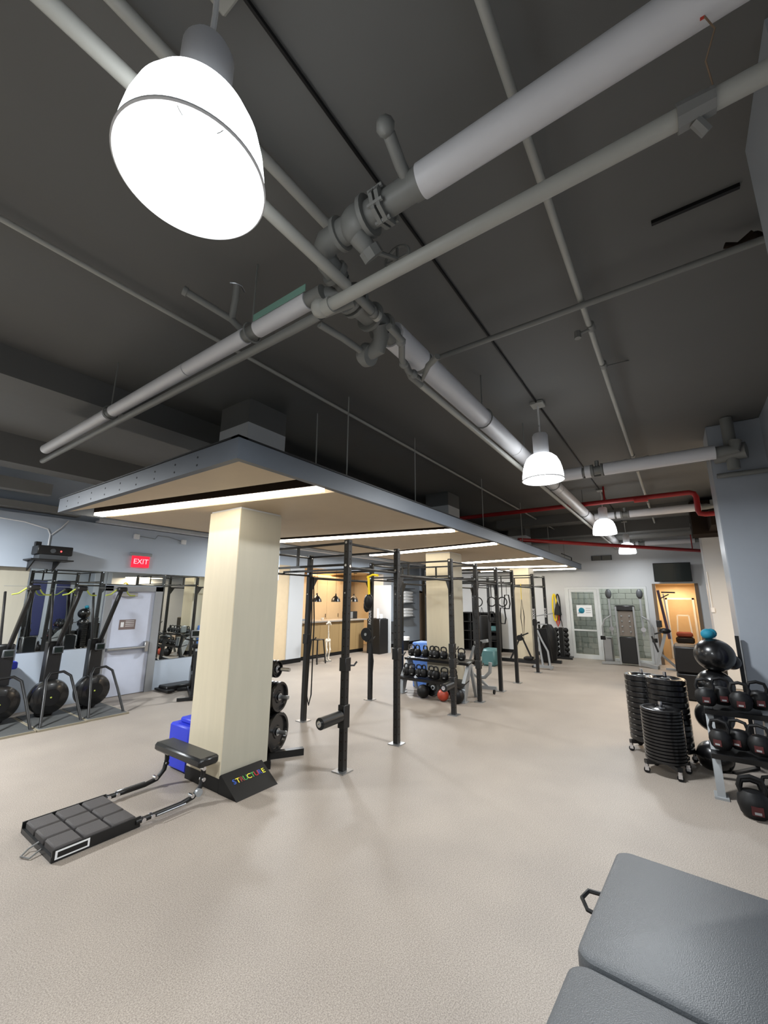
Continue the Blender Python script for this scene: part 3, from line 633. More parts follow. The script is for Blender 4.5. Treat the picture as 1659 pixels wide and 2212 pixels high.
obj('ring', MB().tube([(0, math.cos(a)*.115, math.sin(a)*.115) for a in rg], .014, 8, True), M_BLK2, gr)
obj('strap', MB().bar((0, 0, .12), (0, 0, .48), .006, .03, (1, 0, 0)), M_BLK2, gr)
dup(gr, (10.6, 4.02, 1.93), label='black gymnastic ring, middle of the three hanging at the middle of the rig')
dup(gr, (10.6, 3.73, 1.93), label='black gymnastic ring, rightmost of the three hanging at the middle of the rig')
for i, (px_, py_, zt) in enumerate(((1029, 1325, .30), (1062, 1332, .25), (1086, 1330, .4), (1095, 1300, .35))):
    p = onx(px_, py_, 10.9); h = zt/2
    tag(obj('suspension_trainer', MB().tube([(p.x, p.y-.05, p.z+h), (p.x, p.y-.08, p.z-h*.3), (p.x, p.y-.05, p.z-h), (p.x, p.y+.05, p.z-h), (p.x, p.y+.08, p.z-h*.3), (p.x, p.y+.05, p.z+h)], .018, 8, True).cyl((p.x, p.y, p.z+h), (p.x, p.y, 2.4), .006, n=5), M_BLK2), 'black suspension trainer handle hanging among the rings, %s from the left' % nth(i), 'handle')
p = onx(1128, 1320, 12.4)
t = T('resistance_band', 'yellow topped black resistance band hanging near the far end of the rig', 'resistance band', (p.x, p.y, 1.7))
obj('webbing', MB().bar((p.x, p.y, 2.45), (p.x, p.y, 2.0), .01, .03, (1, 0, 0)), M_YEL, t)
obj('band', MB().tube([(p.x, p.y, 2.0), (p.x, p.y-.05, 1.5), (p.x, p.y, .85), (p.x, p.y+.05, 1.5)], .012, 6, True), M_BLK2, t)
for i, (px_, w_) in enumerate(((793, .04),)):
    b0 = (6.99, 5.2); tag(obj('resistance_band', MB().tube([(6.99, 5.22, 1.1), (6.93, 5.2, .75), (6.97, 5.2, .25), (7.03, 5.2, .75)], .012, 6, True), M_BLK2), 'black resistance band looped low on the rear upright beside the counter', 'resistance band')
t = T('weight_plate', 'small round black plate hung on the rear upright above the band loop', 'weight plate', (6.9, 5.3, 1.27))
obj('disc', MB().cyl((6.90, 5.3, 1.27), (6.93, 5.3, 1.27), .13, n=24), M_BLK2, t); obj('hub', MB().cyl((6.88, 5.3, 1.27), (6.90, 5.3, 1.27), .03, n=12), M_STEEL, t)
# ================================================================ KNEELING BENCH, foreground left
kb = T('leg_curl_bench', 'black floor leg-curl bench with ribbed rubber kneeling pad and raised roller cushion', 'exercise bench', (2.1, 4.4, 0))
KX0, KX1, KY0, KY1 = 1.50, 2.11, 4.12, 4.80
for i in range(3):
    for j in range(3):
        xa = KX0+i*(KX1-KX0)/3; ya = KY0+j*(KY1-KY0)/3
        obj('pad_block', MB().box((xa+.008, ya+.008, .03), (xa+(KX1-KX0)/3-.008, ya+(KY1-KY0)/3-.008, .092), .012), M_CHAR, kb)
obj('tray', MB().box((KX0-.01, KY0-.012, .004), (KX1+.01, KY1+.012, .04)).box((KX0-.01, KY0-.016, .004), (KX1+.02, KY0-.004, .086)).box((KX0-.01, KY1+.004, .004), (KX1+.02, KY1+.016, .086)), M_BLACK, kb)
dec = obj('decal', MB().box((KX0+.01, KY0-.0185, .018), (KX0+.24, KY0-.0165, .078)), M_WHITE, kb)
obj('decal_panel', MB().box((KX0+.025, KY0-.0205, .030), (KX0+.225, KY0-.0185, .066)), M_BLACK, dec)
for y in (KY0-.01, KY1+.01):
    ar = obj('side_arm', MB().tube([(KX1-.02, y, .05), (2.5, y, .05), (2.62, y, .07), (2.69, y, .14), (2.71, y, .24), (2.70, y, .36)], [.022, .022, .024, .024, .024, .024], 10), M_BLACK, kb)
    b = MB()
    for (x, z) in ((2.15, .05), (2.23, .05), (2.60, .09), (2.705, .2), (2.70, .30)): b.cyl((x, y-.03, z), (x, y+.03, z), .019, n=12)
    obj('bolt', b, M_CHROME, ar)
    s_ = -1 if y < 4.4 else 1
    obj('lock_rod', MB().cyl((2.25, y+s_*.05, .06), (2.52, y+s_*.05, .06), .006, n=6), M_STEEL, ar)
obj('hinge_wheel', MB().cyl((2.66, KY0-.05, .10), (2.66, KY0-.02, .10), .035, n=16), M_SILV, kb)
obj('cushion', MB().box((2.58, 3.99, .345), (2.80, 4.87, .43), .022), M_VINYL, kb)
lp = [(KX0-.02, 4.38+.05*math.cos(a), .03+.02*math.sin(a)) for a in rg[::2]]
obj('cord_loop', MB().tube([(KX0, 4.42, .05), (KX0-.06, 4.44, .02), (KX0-.12, 4.38, .012), (KX0-.09, 4.30, .012), (KX0, 4.34, .03)], .007, 6), M_DUCT, kb)
# ================================================================ WEDGE SIGN
struct('wall_panel', MB().box((-6, YL-.02, 0), (2.44, YL-.001, 2.478)), M_LAMS)
wt = T('foam_wedge', 'black foam wedge with the word STRUCTURE in coloured letters leaning at the near pillar', 'sign block', (3.15, 3.95, 0))
wA = V((2.93, 3.80, 0)); wT = V((2.93, 4.10, .205)); WX1 = 3.42
obj('block', MB().prism([(3.80, 0), (4.115, 0), (4.115, .16), (4.09, .18)], 'x', 2.90, WX1), M_CHAR if False else M_BLK2, wt)
sl = V((0, 4.09-3.80, .18)).normalized(); nrm = V((1, 0, 0)).cross(sl)
word = 'STRUCTURE'; cols = [(50, 95, 200), (240, 225, 60), (150, 60, 55), (70, 165, 80), (240, 225, 60), (70, 165, 80), (190, 40, 45), (60, 75, 170), (240, 235, 70)]
for i, ch in enumerate(word):
    o = V((2.99+i*.046, 3.80, 0))+sl*.21+nrm*.001
    text('letter', ch, .082, mat('letter_paint_%d' % i, cols[i], .5), frame(o, (1, 0, 0), sl), wt, .002)
# ================================================================ BLUE FOAM BLOCK behind the near pillar
t = T('foam_step', 'royal blue stepped foam block half hidden behind the near pillar', 'foam block', (3.1, 4.95, 0))
obj('lower_block', MB().box((2.93, 4.80, .02), (3.60, 5.22, .50), .02), M_BLUE, t)
obj('upper_block', MB().box((3.0, 4.82, .50), (3.60, 5.12, .56), .015), M_BLUE, t)
# ================================================================ WEIGHT TREE behind the near pillar
wtree = T('weight_tree', 'black weight tree stand standing behind the near pillar', 'weight rack', (3.95, 4.55, 0))
obj('frame', MB().bar((3.85, 4.65, .06), (3.85, 4.65, 1.15), .07).bar((3.6, 4.6, .04), (4.2, 4.22, .04), .08, .08).bar((3.6, 4.2, .04), (4.0, 4.75, .04), .08, .08), M_BLACK, wtree)
for z in (.30, .72, 1.06):
    obj('peg', MB().cyl((3.85, 4.65, z), (3.95, 4.28, z), .024, n=12), M_CHROME if z > 1 else M_STEEL, wtree)
def plate(c, ax, r, th, name, label, group=None):
    t = T(name, label, 'weight plate', tuple(c), group)
    c = V(c); ax = V(ax).normalized()
    obj('disc', MB().lathe([(.026, 0), (.026, th*.6), (.07, th*.6), (.08, th*.3), (r*.78, th*.3), (r*.84, th), (r*.97, th), (r, th*.8), (r, th*.1), (r*.97, 0), (.026, 0)], c, ax, n=40), M_BLKG, t)
    obj('hub', MB().lathe([(.026, th*.45), (.045, th*.9), (.026, th*.9)], c, ax, n=20), M_STEEL, t)
    return t
axp = V((.1, -.37, 0)).normalized()
def pegp(z, d): return V((3.85, 4.65, z))+axp*d
for z, r, n_, nm in ((.30, .235, 3, 'bottom'), (.72, .185, 3, 'middle'), (1.06, .11, 2, 'top')):
    for k in range(n_):
        plate(pegp(z, .10+k*.06), axp, r, .045, 'weight_plate', 'glossy black weight plate on the %s peg behind the near pillar, %s from the outside' % (nm, nth(n_-1-k)), 'plates on the weight tree')
# ================================================================ KETTLEBELLS
M_BADGE = mat('dark_red_badge', (70, 22, 24), .4)
def kettle(name, label, r=.095, m_=None):
    t = T(name, label, 'kettlebell', (0, 0, 0), 'kettlebells', local=True)
    obj('body', MB().lathe([(0, 0), (r*.62, 0), (r*.85, r*.25), (r, r*.85), (r*.93, r*1.35), (r*.62, r*1.75), (0, r*1.9)], n=20), m_ or M_BLK2, t)
    obj('handle', MB().tube([(0, -r*.62, r*1.45), (0, -r*.78, r*2.0), (0, -r*.62, r*2.55), (0, 0, r*2.72), (0, r*.62, r*2.55), (0, r*.78, r*2.0), (0, r*.62, r*1.45)], r*.17, 8), M_BLK2, t)
    bd = obj('badge', MB().box((-r*1.01, -r*.34, r*.42), (-r*.86, r*.34, r*1.0)), M_BADGE if r > .1 else M_BLACK, t)
    obj('badge_print', MB().box((-r*1.03, -r*.2, r*.5), (-r*1.01, r*.2, r*.66)), M_SILV, bd)
    return t
def kb_rack(x0, y0, y1, zl, zh, label, sil=M_SILV, dirx=1):
    t = T('kettlebell_rack', label, 'weight rack', (x0, (y0+y1)/2, 0))
    for y in (y0, y1):
        fr = obj('side_frame', MB().prism([(x0-.03, 0), (x0+.06, 0), (x0+.36*dirx, zh), (x0+.28*dirx, zh), (x0+.0, zl)], 'y', y-.035, y+.035), sil, t)
        obj('foot', MB().box((x0-.07, y-.06, 0), (x0+.12, y+.06, .02)), sil, t)
        obj('rear_leg', MB().bar((x0+.34, y, zh), (x0+.62, y, 0), .06, .06), sil, t)
    for (x, z) in ((x0-.02, zl), (x0+.30, zh)):
        M = Matrix.Translation((x, 0, z)) @ Matrix.Rotation(.18*(-1), 4, 'Y')
        obj('shelf', MB().box((-.12, y0-.04, -.03), (.22, y1+.04, -.01), 0, M).box((-.14, y0-.04, -.03), (-.12, y1+.04, .02), 0, M), M_BLACK, t)
    return t
kb_rack(7.98, 3.68, 5.12, .36, .72, 'two tier silver and black kettlebell rack in the middle of the rig')
k0 = None
rows = (('top', 8.24, .745, [5.02, 4.87, 4.68, 4.50, 4.40, 4.22, 4.02, 3.82]), ('lower', 7.93, .385, [4.96, 4.84, 4.66, 4.55, 4.37, 4.25, 4.06, 3.86]))
for nm, x, z, ys in rows:
    for i, y in enumerate(ys):
        lab = 'black kettlebell, %s from the left on the %s shelf of the middle rack' % (nth(i), nm)
        if k0 is None: k0 = kettle('kettlebell', lab, .088); k0.location = (x, y, z); k0['group'] = 'kettlebells on the middle rack'
        else: dup(k0, (x+random.uniform(-.02, .02), y, z), random.uniform(-.5, .5), lab, 'kettlebells on the middle rack')
for (px_, py_, r, m_, lab) in ((957, 1497, .115, M_ORANGE, 'orange red ball on the floor below the middle kettlebell rack'), (914, 1485, .13, M_BLK2, 'black slam ball on the floor under the left half of the middle rack'), (987, 1492, .14, M_BLK2, 'black slam ball on the floor behind the orange ball')):
    p = onx(px_, py_, 7.85); tag(obj('exercise_ball', MB().ball((p.x, p.y, r), r, 24), m_), lab, 'ball')
p = onx(935, 1490, 7.98)
plate((8.02, 4.37, .19), (-1, 0, .18), .17, .04, 'weight_plate', 'black plate with grips leaning under the middle kettlebell rack')
t = T('foam_block', 'light blue foam block behind the left end of the middle kettlebell rack', 'foam block', (8.75, 5.35, 0))
obj('block', MB().box((8.68, 4.84, 0), (9.1, 5.28, .99), .02), M_LBLUE, t)
# ================================================================ RIGHT RACK
kb_rack(5.90, -.62, -.13, .46, .82, 'silver and black kettlebell rack against the right blue column', dirx=1)
big = None
bigs = [(6.13, -.12, .845, 'on the top shelf at the left end'), (6.24, -.27, .855, 'on the top shelf, second from the left'), (6.10, -.42, .845, 'on the top shelf, third from the left'), (6.22, -.58, .855, 'on the top shelf at the picture edge'),
        (5.86, -.19, .485, 'on the lower shelf at the left end'), (5.94, -.35, .492, 'on the lower shelf, second from the left'), (5.86, -.50, .485, 'on the lower shelf at the picture edge'),
        (5.72, -.36, 0.0, 'on the floor in front of the right rack'), (5.95, -.55, 0.0, 'on the floor at the picture edge'), (6.30, .02, .47, 'behind the plate stacks')]
for i, (x, y, z, d) in enumerate(bigs):
    lab = 'large black kettlebell of the right rack, ' + d
    if i == 9: continue
    if big is None: big = kettle('kettlebell', lab, .101); big.location = (x, y, z); big['group'] = 'kettlebells on the right rack'; OFF[big] = V((0, 0, 0))
    else: dup(big, (x, y, z), random.uniform(-.4, .4), lab, 'kettlebells on the right rack')
o = dup(big, (5.60, -.36, 0), .1, 'largest kettlebell, on the floor in front of the right rack leg', 'kettlebells on the right rack'); o.scale = (1.25, 1.25, 1.25)
# ---- ball rack with slam / stability balls
t = T('ball_rack', 'slim black ball stand behind the right kettlebell rack', 'ball rack', (7.0, -.36, 0))
obj('frame', MB().bar((7.12, -.55, 0), (7.12, -.55, 1.55), .04).bar((6.75, -.3, 0), (7.12, -.55, .0), .05), M_BLACK, t)
B_ = [(1543, 1415, 6.9, .215, 'shiny black exercise ball on top of the ball stand by the right column'), (1545, 1480, 6.9, .20, 'shiny black exercise ball in the middle of the ball stand'), (1543, 1548, 6.85, .20, 'black exercise ball low on the ball stand behind the rack'), (1545, 1635, 6.85, .19, 'lowest black exercise ball behind the right rack leg'), (1580, 1430, 7.02, .10, 'small black ball tucked behind the top exercise ball'), ]
for (px_, py_, X, r, lab) in B_:
    p = onx(px_, py_, X); tag(obj('exercise_ball', MB().ball(p, r, 36, (1, 1, .93)), M_BLKG), lab, 'ball', 'black exercise balls on the stand')
p = onx(1528, 1368, 6.95)
tag(obj('fabric_bundle', MB().ball(p+V((0, 0, -.01)), .075, 16, (1, 1, .9)).ball(p+V((.03, -.04, 0)), .06, 12), M_TEAL), 'teal fabric bundle sitting on the top exercise ball', 'cloth')
# ---- foam plyo boxes
for z, lab in ((0, 'lower black foam plyo box beside the plate stacks'), (.53, 'upper black foam plyo box beside the plate stacks')):
    tag(obj('plyo_box', MB().box((10.9, -.62, z+.003), (11.65, .22, z+.525), .03), M_BLK2), lab, 'foam box')
# ---- bumper plate stacks on dollies
def dolly(c, R, label):
    t = T('plate_dolly', label, 'dolly', (c[0], c[1], 0))
    mb = MB()
    for k in range(4):
        a = PI/4*.7+k*PI/2; mb.bar((c[0], c[1], .12), (c[0]+math.cos(a)*(R+.03), c[1]+math.sin(a)*(R+.03), .12), .06, .04)
    obj('cross_frame', mb, M_BLACK, t)
    for k in range(4):
        a = PI/4*.7+k*PI/2; x = c[0]+math.cos(a)*(R+.02); y = c[1]+math.sin(a)*(R+.02)
        ca = obj('caster', MB().cyl((x, y, .10), (x, y, .07), .022, n=10).box((x-.018, y-.02, .03), (x+.018, y+.02, .075)), M_CHROME, t)
        obj('wheel', MB().cyl((x-.012, y, .034), (x+.012, y, .034), .034, n=14), M_BLK2, ca)
    return t
stacks = [((6.35, .335), .225, .715, 17, 'short front stack', .036), ((6.86, .25), .225, 1.07, 14, 'tall right stack', None), ((7.05, .60), .225, 1.06, 14, 'tall back stack', None)]
stacks = [((6.32, .335), .215, .72, 16, 'short front'), ((6.82, .27), .225, 1.0, 13, 'tall middle'), ((7.05, .55), .215, .98, 12, 'tall back left')]
for (c, r, zt, n_, nm) in stacks:
    d_ = dolly(c, r, 'black wheeled dolly under the %s stack of bumper plates' % nm)
    th = (zt-.145)/n_; proto = None; tot = n_
    obj('post', MB().cyl((c[0], c[1], .12), (c[0], c[1], zt+.07), .022, n=12), M_CHROME, d_)
    for k in range(n_):
        lab = ('topmost black bumper plate of the %s stack' % nm) if k == n_-1 else ('black bumper plate in the %s stack, %s from the top' % (nm, nth(n_-1-k)))
        if proto is None:
            proto = T('bumper_plate', lab, 'weight plate', (c[0], c[1], .145), 'bumper plates in the %s stack' % nm, local=True)
            obj('disc', MB().lathe([(.026, 0), (.026, th*.8), (.06, th*.85), (.075, th*.6), (r*.72, th*.6), (r*.8, th*.96), (r*.95, th*.96), (r, th*.8), (r, th*.14), (r*.96, 0), (.026, 0)], n=56), M_BLKG, proto)
            obj('hub', MB().lathe([(.027, th*.5), (.027, th*.95), (.045, th*.95), (.045, th*.5)], n=16), M_STEEL, proto)
        else: dup(proto, (c[0], c[1], .145+k*th), label=lab)
# ================================================================ FOREGROUND TREATMENT BENCH
gb = T('treatment_bench', 'grey upholstered bench in the lower right foreground', 'bench', (1.7, .1, 0))
BM = Matrix.Translation((2.76, .415, .70)) @ Matrix.Rotation(math.atan2(-.055, .86), 4, 'Z') @ Matrix.Rotation(0.0, 4, 'Y')
def cushion(x0, x1, y0, y1, h, e, M):      # soft slab with rounded plan corners
    mb = MB(); prof = [(-h, e*.4), (-h+e*.5, 0), (-e, 0), (-e*.3, e*.25), (0, e)]
    loops = []
    for z, ins in prof:
        rc = .07; pts = []
        for (cx_, cy_, a0_) in ((x1-rc, y1-rc, 0), (x0+rc, y1-rc, PI/2), (x0+rc, y0+rc, PI), (x1-rc, y0+rc, 3*PI/2)):
            for k in range(7):
                a = a0_+PI/2*k/6; pts.append(V((cx_+math.cos(a)*(rc-ins*.8), cy_+math.sin(a)*(rc-ins*.8), z)))
        loops.append(pts)
    n = len(loops[0]); vs = [p for l in loops for p in l]
    fs = [(i*n+k, i*n+(k+1) % n, (i+1)*n+(k+1) % n, (i+1)*n+k) for i in range(len(loops)-1) for k in range(n)]
    fs += [tuple(range(n-1, -1, -1)), tuple((len(loops)-1)*n+k for k in range(n))]
    mb.add(vs, fs); return mb.xf(M)
MR = BM @ Matrix.Rotation(0.06, 4, 'Y')
obj('head_cushion', cushion(-.86, 0, -.70, 0.0, .07, .02, BM), M_GREYV, gb)
obj('body_cushion', cushion(-2.0, -.875, -.70, 0.0, .07, .02, BM), M_GREYV, gb)
obj('deck', MB().box((-1.95, -.66, -.10), (-.05, -.04, -.07), 0, BM), M_BLACK, gb)
for x in (-.35, -1.7):
    for y in (-.6, -.1): obj('leg', MB().bar(BM @ V((x, y, -.10)), BM @ V((x, y, -.70)), .05, .05), M_BLACK, gb)
lp0 = BM @ V((-.45, .0, -.03))
obj('strap_loop', MB().tube([lp0+V((.06, -.01, 0)), lp0+V((.05, .05, 0)), lp0+V((0, .07, -.01)), lp0+V((-.05, .04, -.02)), lp0+V((-.06, -.01, -.02))], .009, 6), M_BLK2, gb)
# ================================================================ LEFT: MIRRORS, DOOR, SIGNS
tag(obj('mirror', MB().box((2.46, YL-.012, 1.0), (3.70, YL-.002, 2.475)), M_MIRROR), 'wall mirror left of the white exit door, behind the ski machines', 'mirror')
tag(obj('mirror', MB().box((4.87, YL-.012, .62), (8.05, YL-.002, 2.475)), M_MIRROR), 'wall mirror right of the white exit door, behind the exercise bikes', 'mirror')
tag(obj('mirror', MB().box((3.72, YL-.012, 2.22), (4.86, YL-.002, 2.475)), M_MIRROR), 'narrow mirror strip above the white exit door', 'mirror')
d1 = obj('door_1', MB().box((3.84, YL-.03, .01), (4.70, YL+.02, 2.1)), M_DOOR); d1['kind'] = 'structure'
fr = obj('door_frame', MB().box((3.72, YL-.07, 0), (3.84, YL+.05, 2.2)).box((4.70, YL-.07, 0), (4.86, YL+.05, 2.2)).box((3.72, YL-.07, 2.1), (4.86, YL+.05, 2.2)), M_FRAME, d1)
obj('panic_bar', MB().cyl((3.87, YL-.09, .93), (4.64, YL-.09, .93), .03, n=12).box((4.58, YL-.12, .83), (4.66, YL-.03, 1.05), .01).box((3.86, YL-.1, .9), (3.89, YL-.03, .96)), M_STEEL, d1)
obj('door_closer', MB().box((4.0, YL-.10, 1.98), (4.32, YL-.03, 2.06), .008).bar((4.1, YL-.07, 2.09), (4.45, YL-.1, 2.11), .02), M_STEEL, d1)
sg = obj('door_sign', MB().box((4.05, YL-.034, 1.31), (4.37, YL-.03, 1.51)), M_SIGNC, d1)
sm = MB()
for k in range(4): sm.box((4.17, YL-.036, 1.475-k*.035), (4.34, YL-.034, 1.485-k*.035))
sm.box((4.08, YL-.036, 1.36), (4.14, YL-.034, 1.46))
obj('sign_lines', sm, M_WHITE, sg)
ys = YL-.15
ex = T('exit_sign', 'red glowing exit sign with grey housing on the beam above the white door', 'sign', (4.25, ys, 2.75))
obj('housing', MB().box((4.02, ys-.06, 2.84), (4.46, ys, 2.91), .008), M_FRAME, ex)
obj('face', MB().box((4.07, ys-.045, 2.60), (4.42, ys-.005, 2.84)), M_EXIT, ex)
text('lettering', 'EXIT', .15, M_EXITW, frame((4.245, ys-.047, 2.72), (1, 0, 0), (0, 0, 1)), ex, .001)
pj = T('projector', 'black projector with red light on the little wall shelf at left', 'projector', (2.62, 9.2, 2.72))
obj('case', MB().box((2.36, 9.05, 2.70), (2.88, 9.38, 2.86), .012), M_BLACK, pj)
obj('lens', MB().cyl((2.58, 9.04, 2.77), (2.58, 9.06, 2.77), .04, n=16), M_GREYV, pj)
obj('indicator', MB().ball((2.70, 9.045, 2.77), .014, 8), M_DOT, pj)
obj('top_unit', MB().box((2.36, 9.2, 2.86), (2.44, 9.3, 2.93)), M_BLACK, pj)
sh_ = T('wall_shelf', 'small black wire shelf holding the projector', 'shelf', (2.62, 9.25, 2.62))
obj('board', MB().box((2.28, 9.0, 2.60), (2.9, 9.45, 2.62)), M_BLACK, sh_); obj('prop', MB().box((2.4, 9.06, 2.62), (2.82, 9.36, 2.70)), M_GREYV, sh_)
for x in (2.35, 2.72): obj('bracket', MB().prism([(9.45, 2.60), (9.10, 2.60), (9.45, 2.42)], 'x', x, x+.02), M_BLACK, sh_)
tag(obj('cable', MB().tube([(2.6, 9.43, 2.9), (2.6, 9.43, 3.1), (2.55, 9.43, 3.2), (2.2, 9.43, 3.28), (1.0, 9.43, 3.35)], .012, 6).tube([(2.62, 9.43, 3.1), (2.75, 9.43, 3.25), (2.85, 9.43, 3.4)], .01, 6), M_WHITE), 'white cables rising on the wall from the projector', 'cable')
for x, lab in ((4.10, 'left white emergency light head on the beam above the exit sign'), (5.15, 'right white emergency light head on the beam near the pillar')):
    tag(obj('emergency_light', MB().box((x-.06, ys-.05, 3.20), (x+.06, ys-.002, 3.31), .01), M_WHITE), lab, 'light')
tag(obj('cable', MB().tube([(4.16, ys-.01, 3.27), (4.5, ys-.01, 3.25), (4.55, ys-.01, 3.33), (4.8, ys-.01, 3.33), (5.09, ys-.01, 3.27)], .005, 5), M_DUCT), 'thin grey wire between the two emergency light heads', 'cable')
# ================================================================ SKI MACHINES
sk = T('ski_machine', 'black ski training machine with hoop guard, rightmost beside the white door', 'exercise machine', (3.43, 8.55, 0), 'row of ski machines by the mirror', local=True)
obj('platform', MB().box((-.30, -.52, .01), (.30, .62, .035), .01), mat('platform_rubber', (70, 71, 70), .6), sk)
obj('platform_edge', MB().box((-.315, -.535, 0), (.315, -.50, .03)).box((-.315, -.499, 0), (-.30, .62, .03)).box((.30, -.499, 0), (.315, .62, .03)), mat('platform_edge_tan', (138, 130, 112), .6), sk)
obj('hoop_guard', MB().tube([(-.26, -.42, .03), (-.21, -.22, .40), (-.17, -.05, .66), (-.10, .03, .74), (.08, .03, .75), (.17, -.03, .68), (.22, -.2, .40), (.27, -.42, .03)], .021, 12), M_BLACK, sk)
fl = obj('flywheel', MB().lathe([(.03, 0), (.2, .0), (.26, .03), (.275, .08), (.275, .17), (.25, .21), (.03, .22)], (0, .16, .34), (0, 1, 0), n=40), M_BLKG, sk)
obj('flywheel_hub', MB().cyl((0, .15, .34), (0, .17, .34), .13, n=24), M_BLK2, fl)
obj('hub_badge', MB().ball((0, .145, .34), .014, 8, (1, .3, 1)), M_LIME, fl)
obj('column', MB().box((-.11, .30, .03), (.11, .47, 1.22), .02), M_BLACK, sk)
mo = obj('monitor', MB().box((-.075, .16, 1.03), (.075, .20, 1.15), .01).box((-.02, .2, 1.05), (.02, .32, 1.1)), M_GREYV, sk)
obj('screen', MB().box((-.055, .156, 1.05), (.055, .161, 1.13)), M_SCREEN, mo)
obj('mast', MB().bar((0, .34, 1.0), (.06, -.22, 2.10), .055, .075, (0, 1, 0), .01), M_BLACK, sk)
obj('mast', MB().bar((-.07, .38, 1.15), (-.10, .55, 2.05), .03, .05, (0, 1, 0), .005), M_BLACK, sk)
obj('pulley_head', MB().box((-.02, -.32, 2.07), (.13, -.18, 2.15), .02), M_BLACK, sk)
obj('pull_cord', MB().tube([(.13, -.24, 2.10), (.17, -.25, 2.03), (.21, -.25, 2.00), (.29, -.25, 2.00)], .012, 6), M_LIME, sk)
obj('pull_cord', MB().tube([(-.03, -.24, 2.10), (-.12, -.25, 2.02), (-.2, -.25, 2.0)], .012, 6), M_LIME, sk)
obj('cross_line', MB().cyl((-.30, -.22, 2.13), (.05, -.22, 2.13), .004, n=5), M_SILV, sk)
dup(sk, (2.79, 8.53, 0), label='black ski training machine with hoop guard, second from the white door')
dup(sk, (2.15, 8.55, 0), label='black ski training machine with hoop guard, cut by the left picture edge')
t = T('padded_bench', 'royal blue padded bench at the left picture edge behind the ski machines', 'bench', (2.3, 9.3, 0))
obj('seat', MB().box((1.5, 9.2, .78), (2.42, 9.5, .90), .02), M_BLUE, t); obj('under_pad', MB().box((1.5, 9.2, .62), (2.36, 9.5, .68), .01), M_BLUE, t)
obj('shelf_liner', MB().box((1.5, 9.24, .68), (2.34, 9.48, .78)), M_TEALV, t)
for x in (1.55, 2.25): obj('leg', MB().box((x, 9.22, 0), (x+.06, 9.46, .62)), M_BLACK, t)
# ================================================================ BIKES
bk = T('exercise_bike', 'black exercise bike with silver console, nearer one beside the near pillar', 'exercise bike', (5.15, 8.5, 0), 'exercise bikes by the mirror', local=True)
obj('base_bar', MB().bar((-.55, 0, .05), (.55, 0, .05), .10, .06).bar((-.5, -.28, .035), (-.5, .28, .035), .06, .05).bar((.5, -.24, .035), (.5, .24, .035), .06, .05), M_BLACK, bk)
obj('frame', MB().bar((-.42, 0, .05), (-.30, 0, .95), .07, .05).bar((.35, 0, .05), (.15, 0, .78), .07, .05).bar((-.35, 0, .5), (.2, 0, .4), .05, .07), M_BLACK, bk)
fwl = obj('flywheel', MB().lathe([(.02, 0), (.22, 0), (.235, .02), (.235, .05), (.22, .07), (.02, .07)], (.28, -.035, .33), (0, 1, 0), n=32), M_BLKG, bk)
obj('seat', MB().ball((-.30, 0, 1.0), .12, 14, (1.2, .9, .4)), M_BLK2, bk)
obj('seat_post', MB().bar((-.32, 0, .9), (-.30, 0, 1.0), .04), M_STEEL, bk)
obj('handlebar', MB().tube([(.1, -.22, 1.15), (.3, -.2, 1.1), (.22, 0, 1.05), (.3, .2, 1.1), (.1, .22, 1.15)], .016, 8).bar((.16, 0, .75), (.22, 0, 1.06), .05), M_BLACK, bk)
cs = obj('console', MB().box((.2, -.09, 1.12), (.24, .09, 1.28), .012), M_SILV, bk); obj('screen', MB().box((.195, -.07, 1.16), (.2, .07, 1.26)), M_SCREEN, cs)
obj('crank', MB().bar((-.05, -.07, .33), (.08, -.1, .22), .03).box((.03, -.2, .2), (.13, -.1, .225)), M_STEEL, bk)
obj('bottle_holder', MB().cyl((.05, -.03, .8), (.07, -.03, 1.0), .04, n=12), M_STEEL, bk)
bk.rotation_euler = (0, 0, 1.1)
dup(bk, (5.75, 8.75, 0), 1.2, 'black exercise bike with silver console, farther one half hidden by the pillar')
# low equipment rail right of door
tag(obj('step_platform', MB().box((4.95, 9.1, .02), (5.6, 9.45, .12), .02).box((4.9, 8.95, .02), (5.05, 9.5, .06)), M_BLACK), 'low black step base on the floor right of the door frame', 'step')
# ================================================================ KITCHEN
ct = T('kitchen_counter', 'oak fronted counter with grey worktop in the kitchen corner', 'counter', (11.6, 10.4, 0))
for i in range(7):
    x0 = 9.74+i*.49; obj('front_panel', MB().box((x0+.004, 10.22, .12), (x0+.486, 10.26, 1.17)), M_OAK, ct)
obj('carcass', MB().box((9.74, 10.26, .1), (13.17, 10.8, 1.17)), M_OAK, ct)
obj('worktop', MB().box((9.73, 10.12, 1.17), (13.25, 10.85, 1.22), .006), M_TOP, ct)
obj('plinth', MB().box((9.74, 10.24, 0), (13.17, 10.3, .12)), M_BLK2, ct)
for i in range(6):
    x0 = 10.0+i*.8; c_ = tag(obj('wall_cabinet', MB().box((x0+.006, 12.25, .1), (x0+.794, 12.6, 2.9), .006), M_CAB), 'tall cream kitchen cabinet door panel behind the counter, %s from the left' % nth(i), 'cabinet', 'cream kitchen cabinets')
    obj('handle', MB().box((x0+.72, 12.23, 1.2), (x0+.735, 12.25, 1.35)), M_BLK2, c_)
kp = T('pendant_lamp', 'small glossy black dome pendant over the counter, leftmost', 'lamp', (0, 0, 0), 'black dome pendants over the counter', local=True)
obj('lamp_shade', MB().lathe([(.03, .24), (.05, .21), (.10, .18), (.155, .10), (.175, 0), (.165, 0), (.145, .09), (.09, .16), (.02, .2)], n=28), M_BLKG, kp)
obj('cord', MB().cyl((0, 0, .24), (0, 0, 1.2), .005, n=5), M_BLK2, kp)
obj('cap', MB().cyl((0, 0, .22), (0, 0, .3), .025, n=10), M_BLK2, kp)
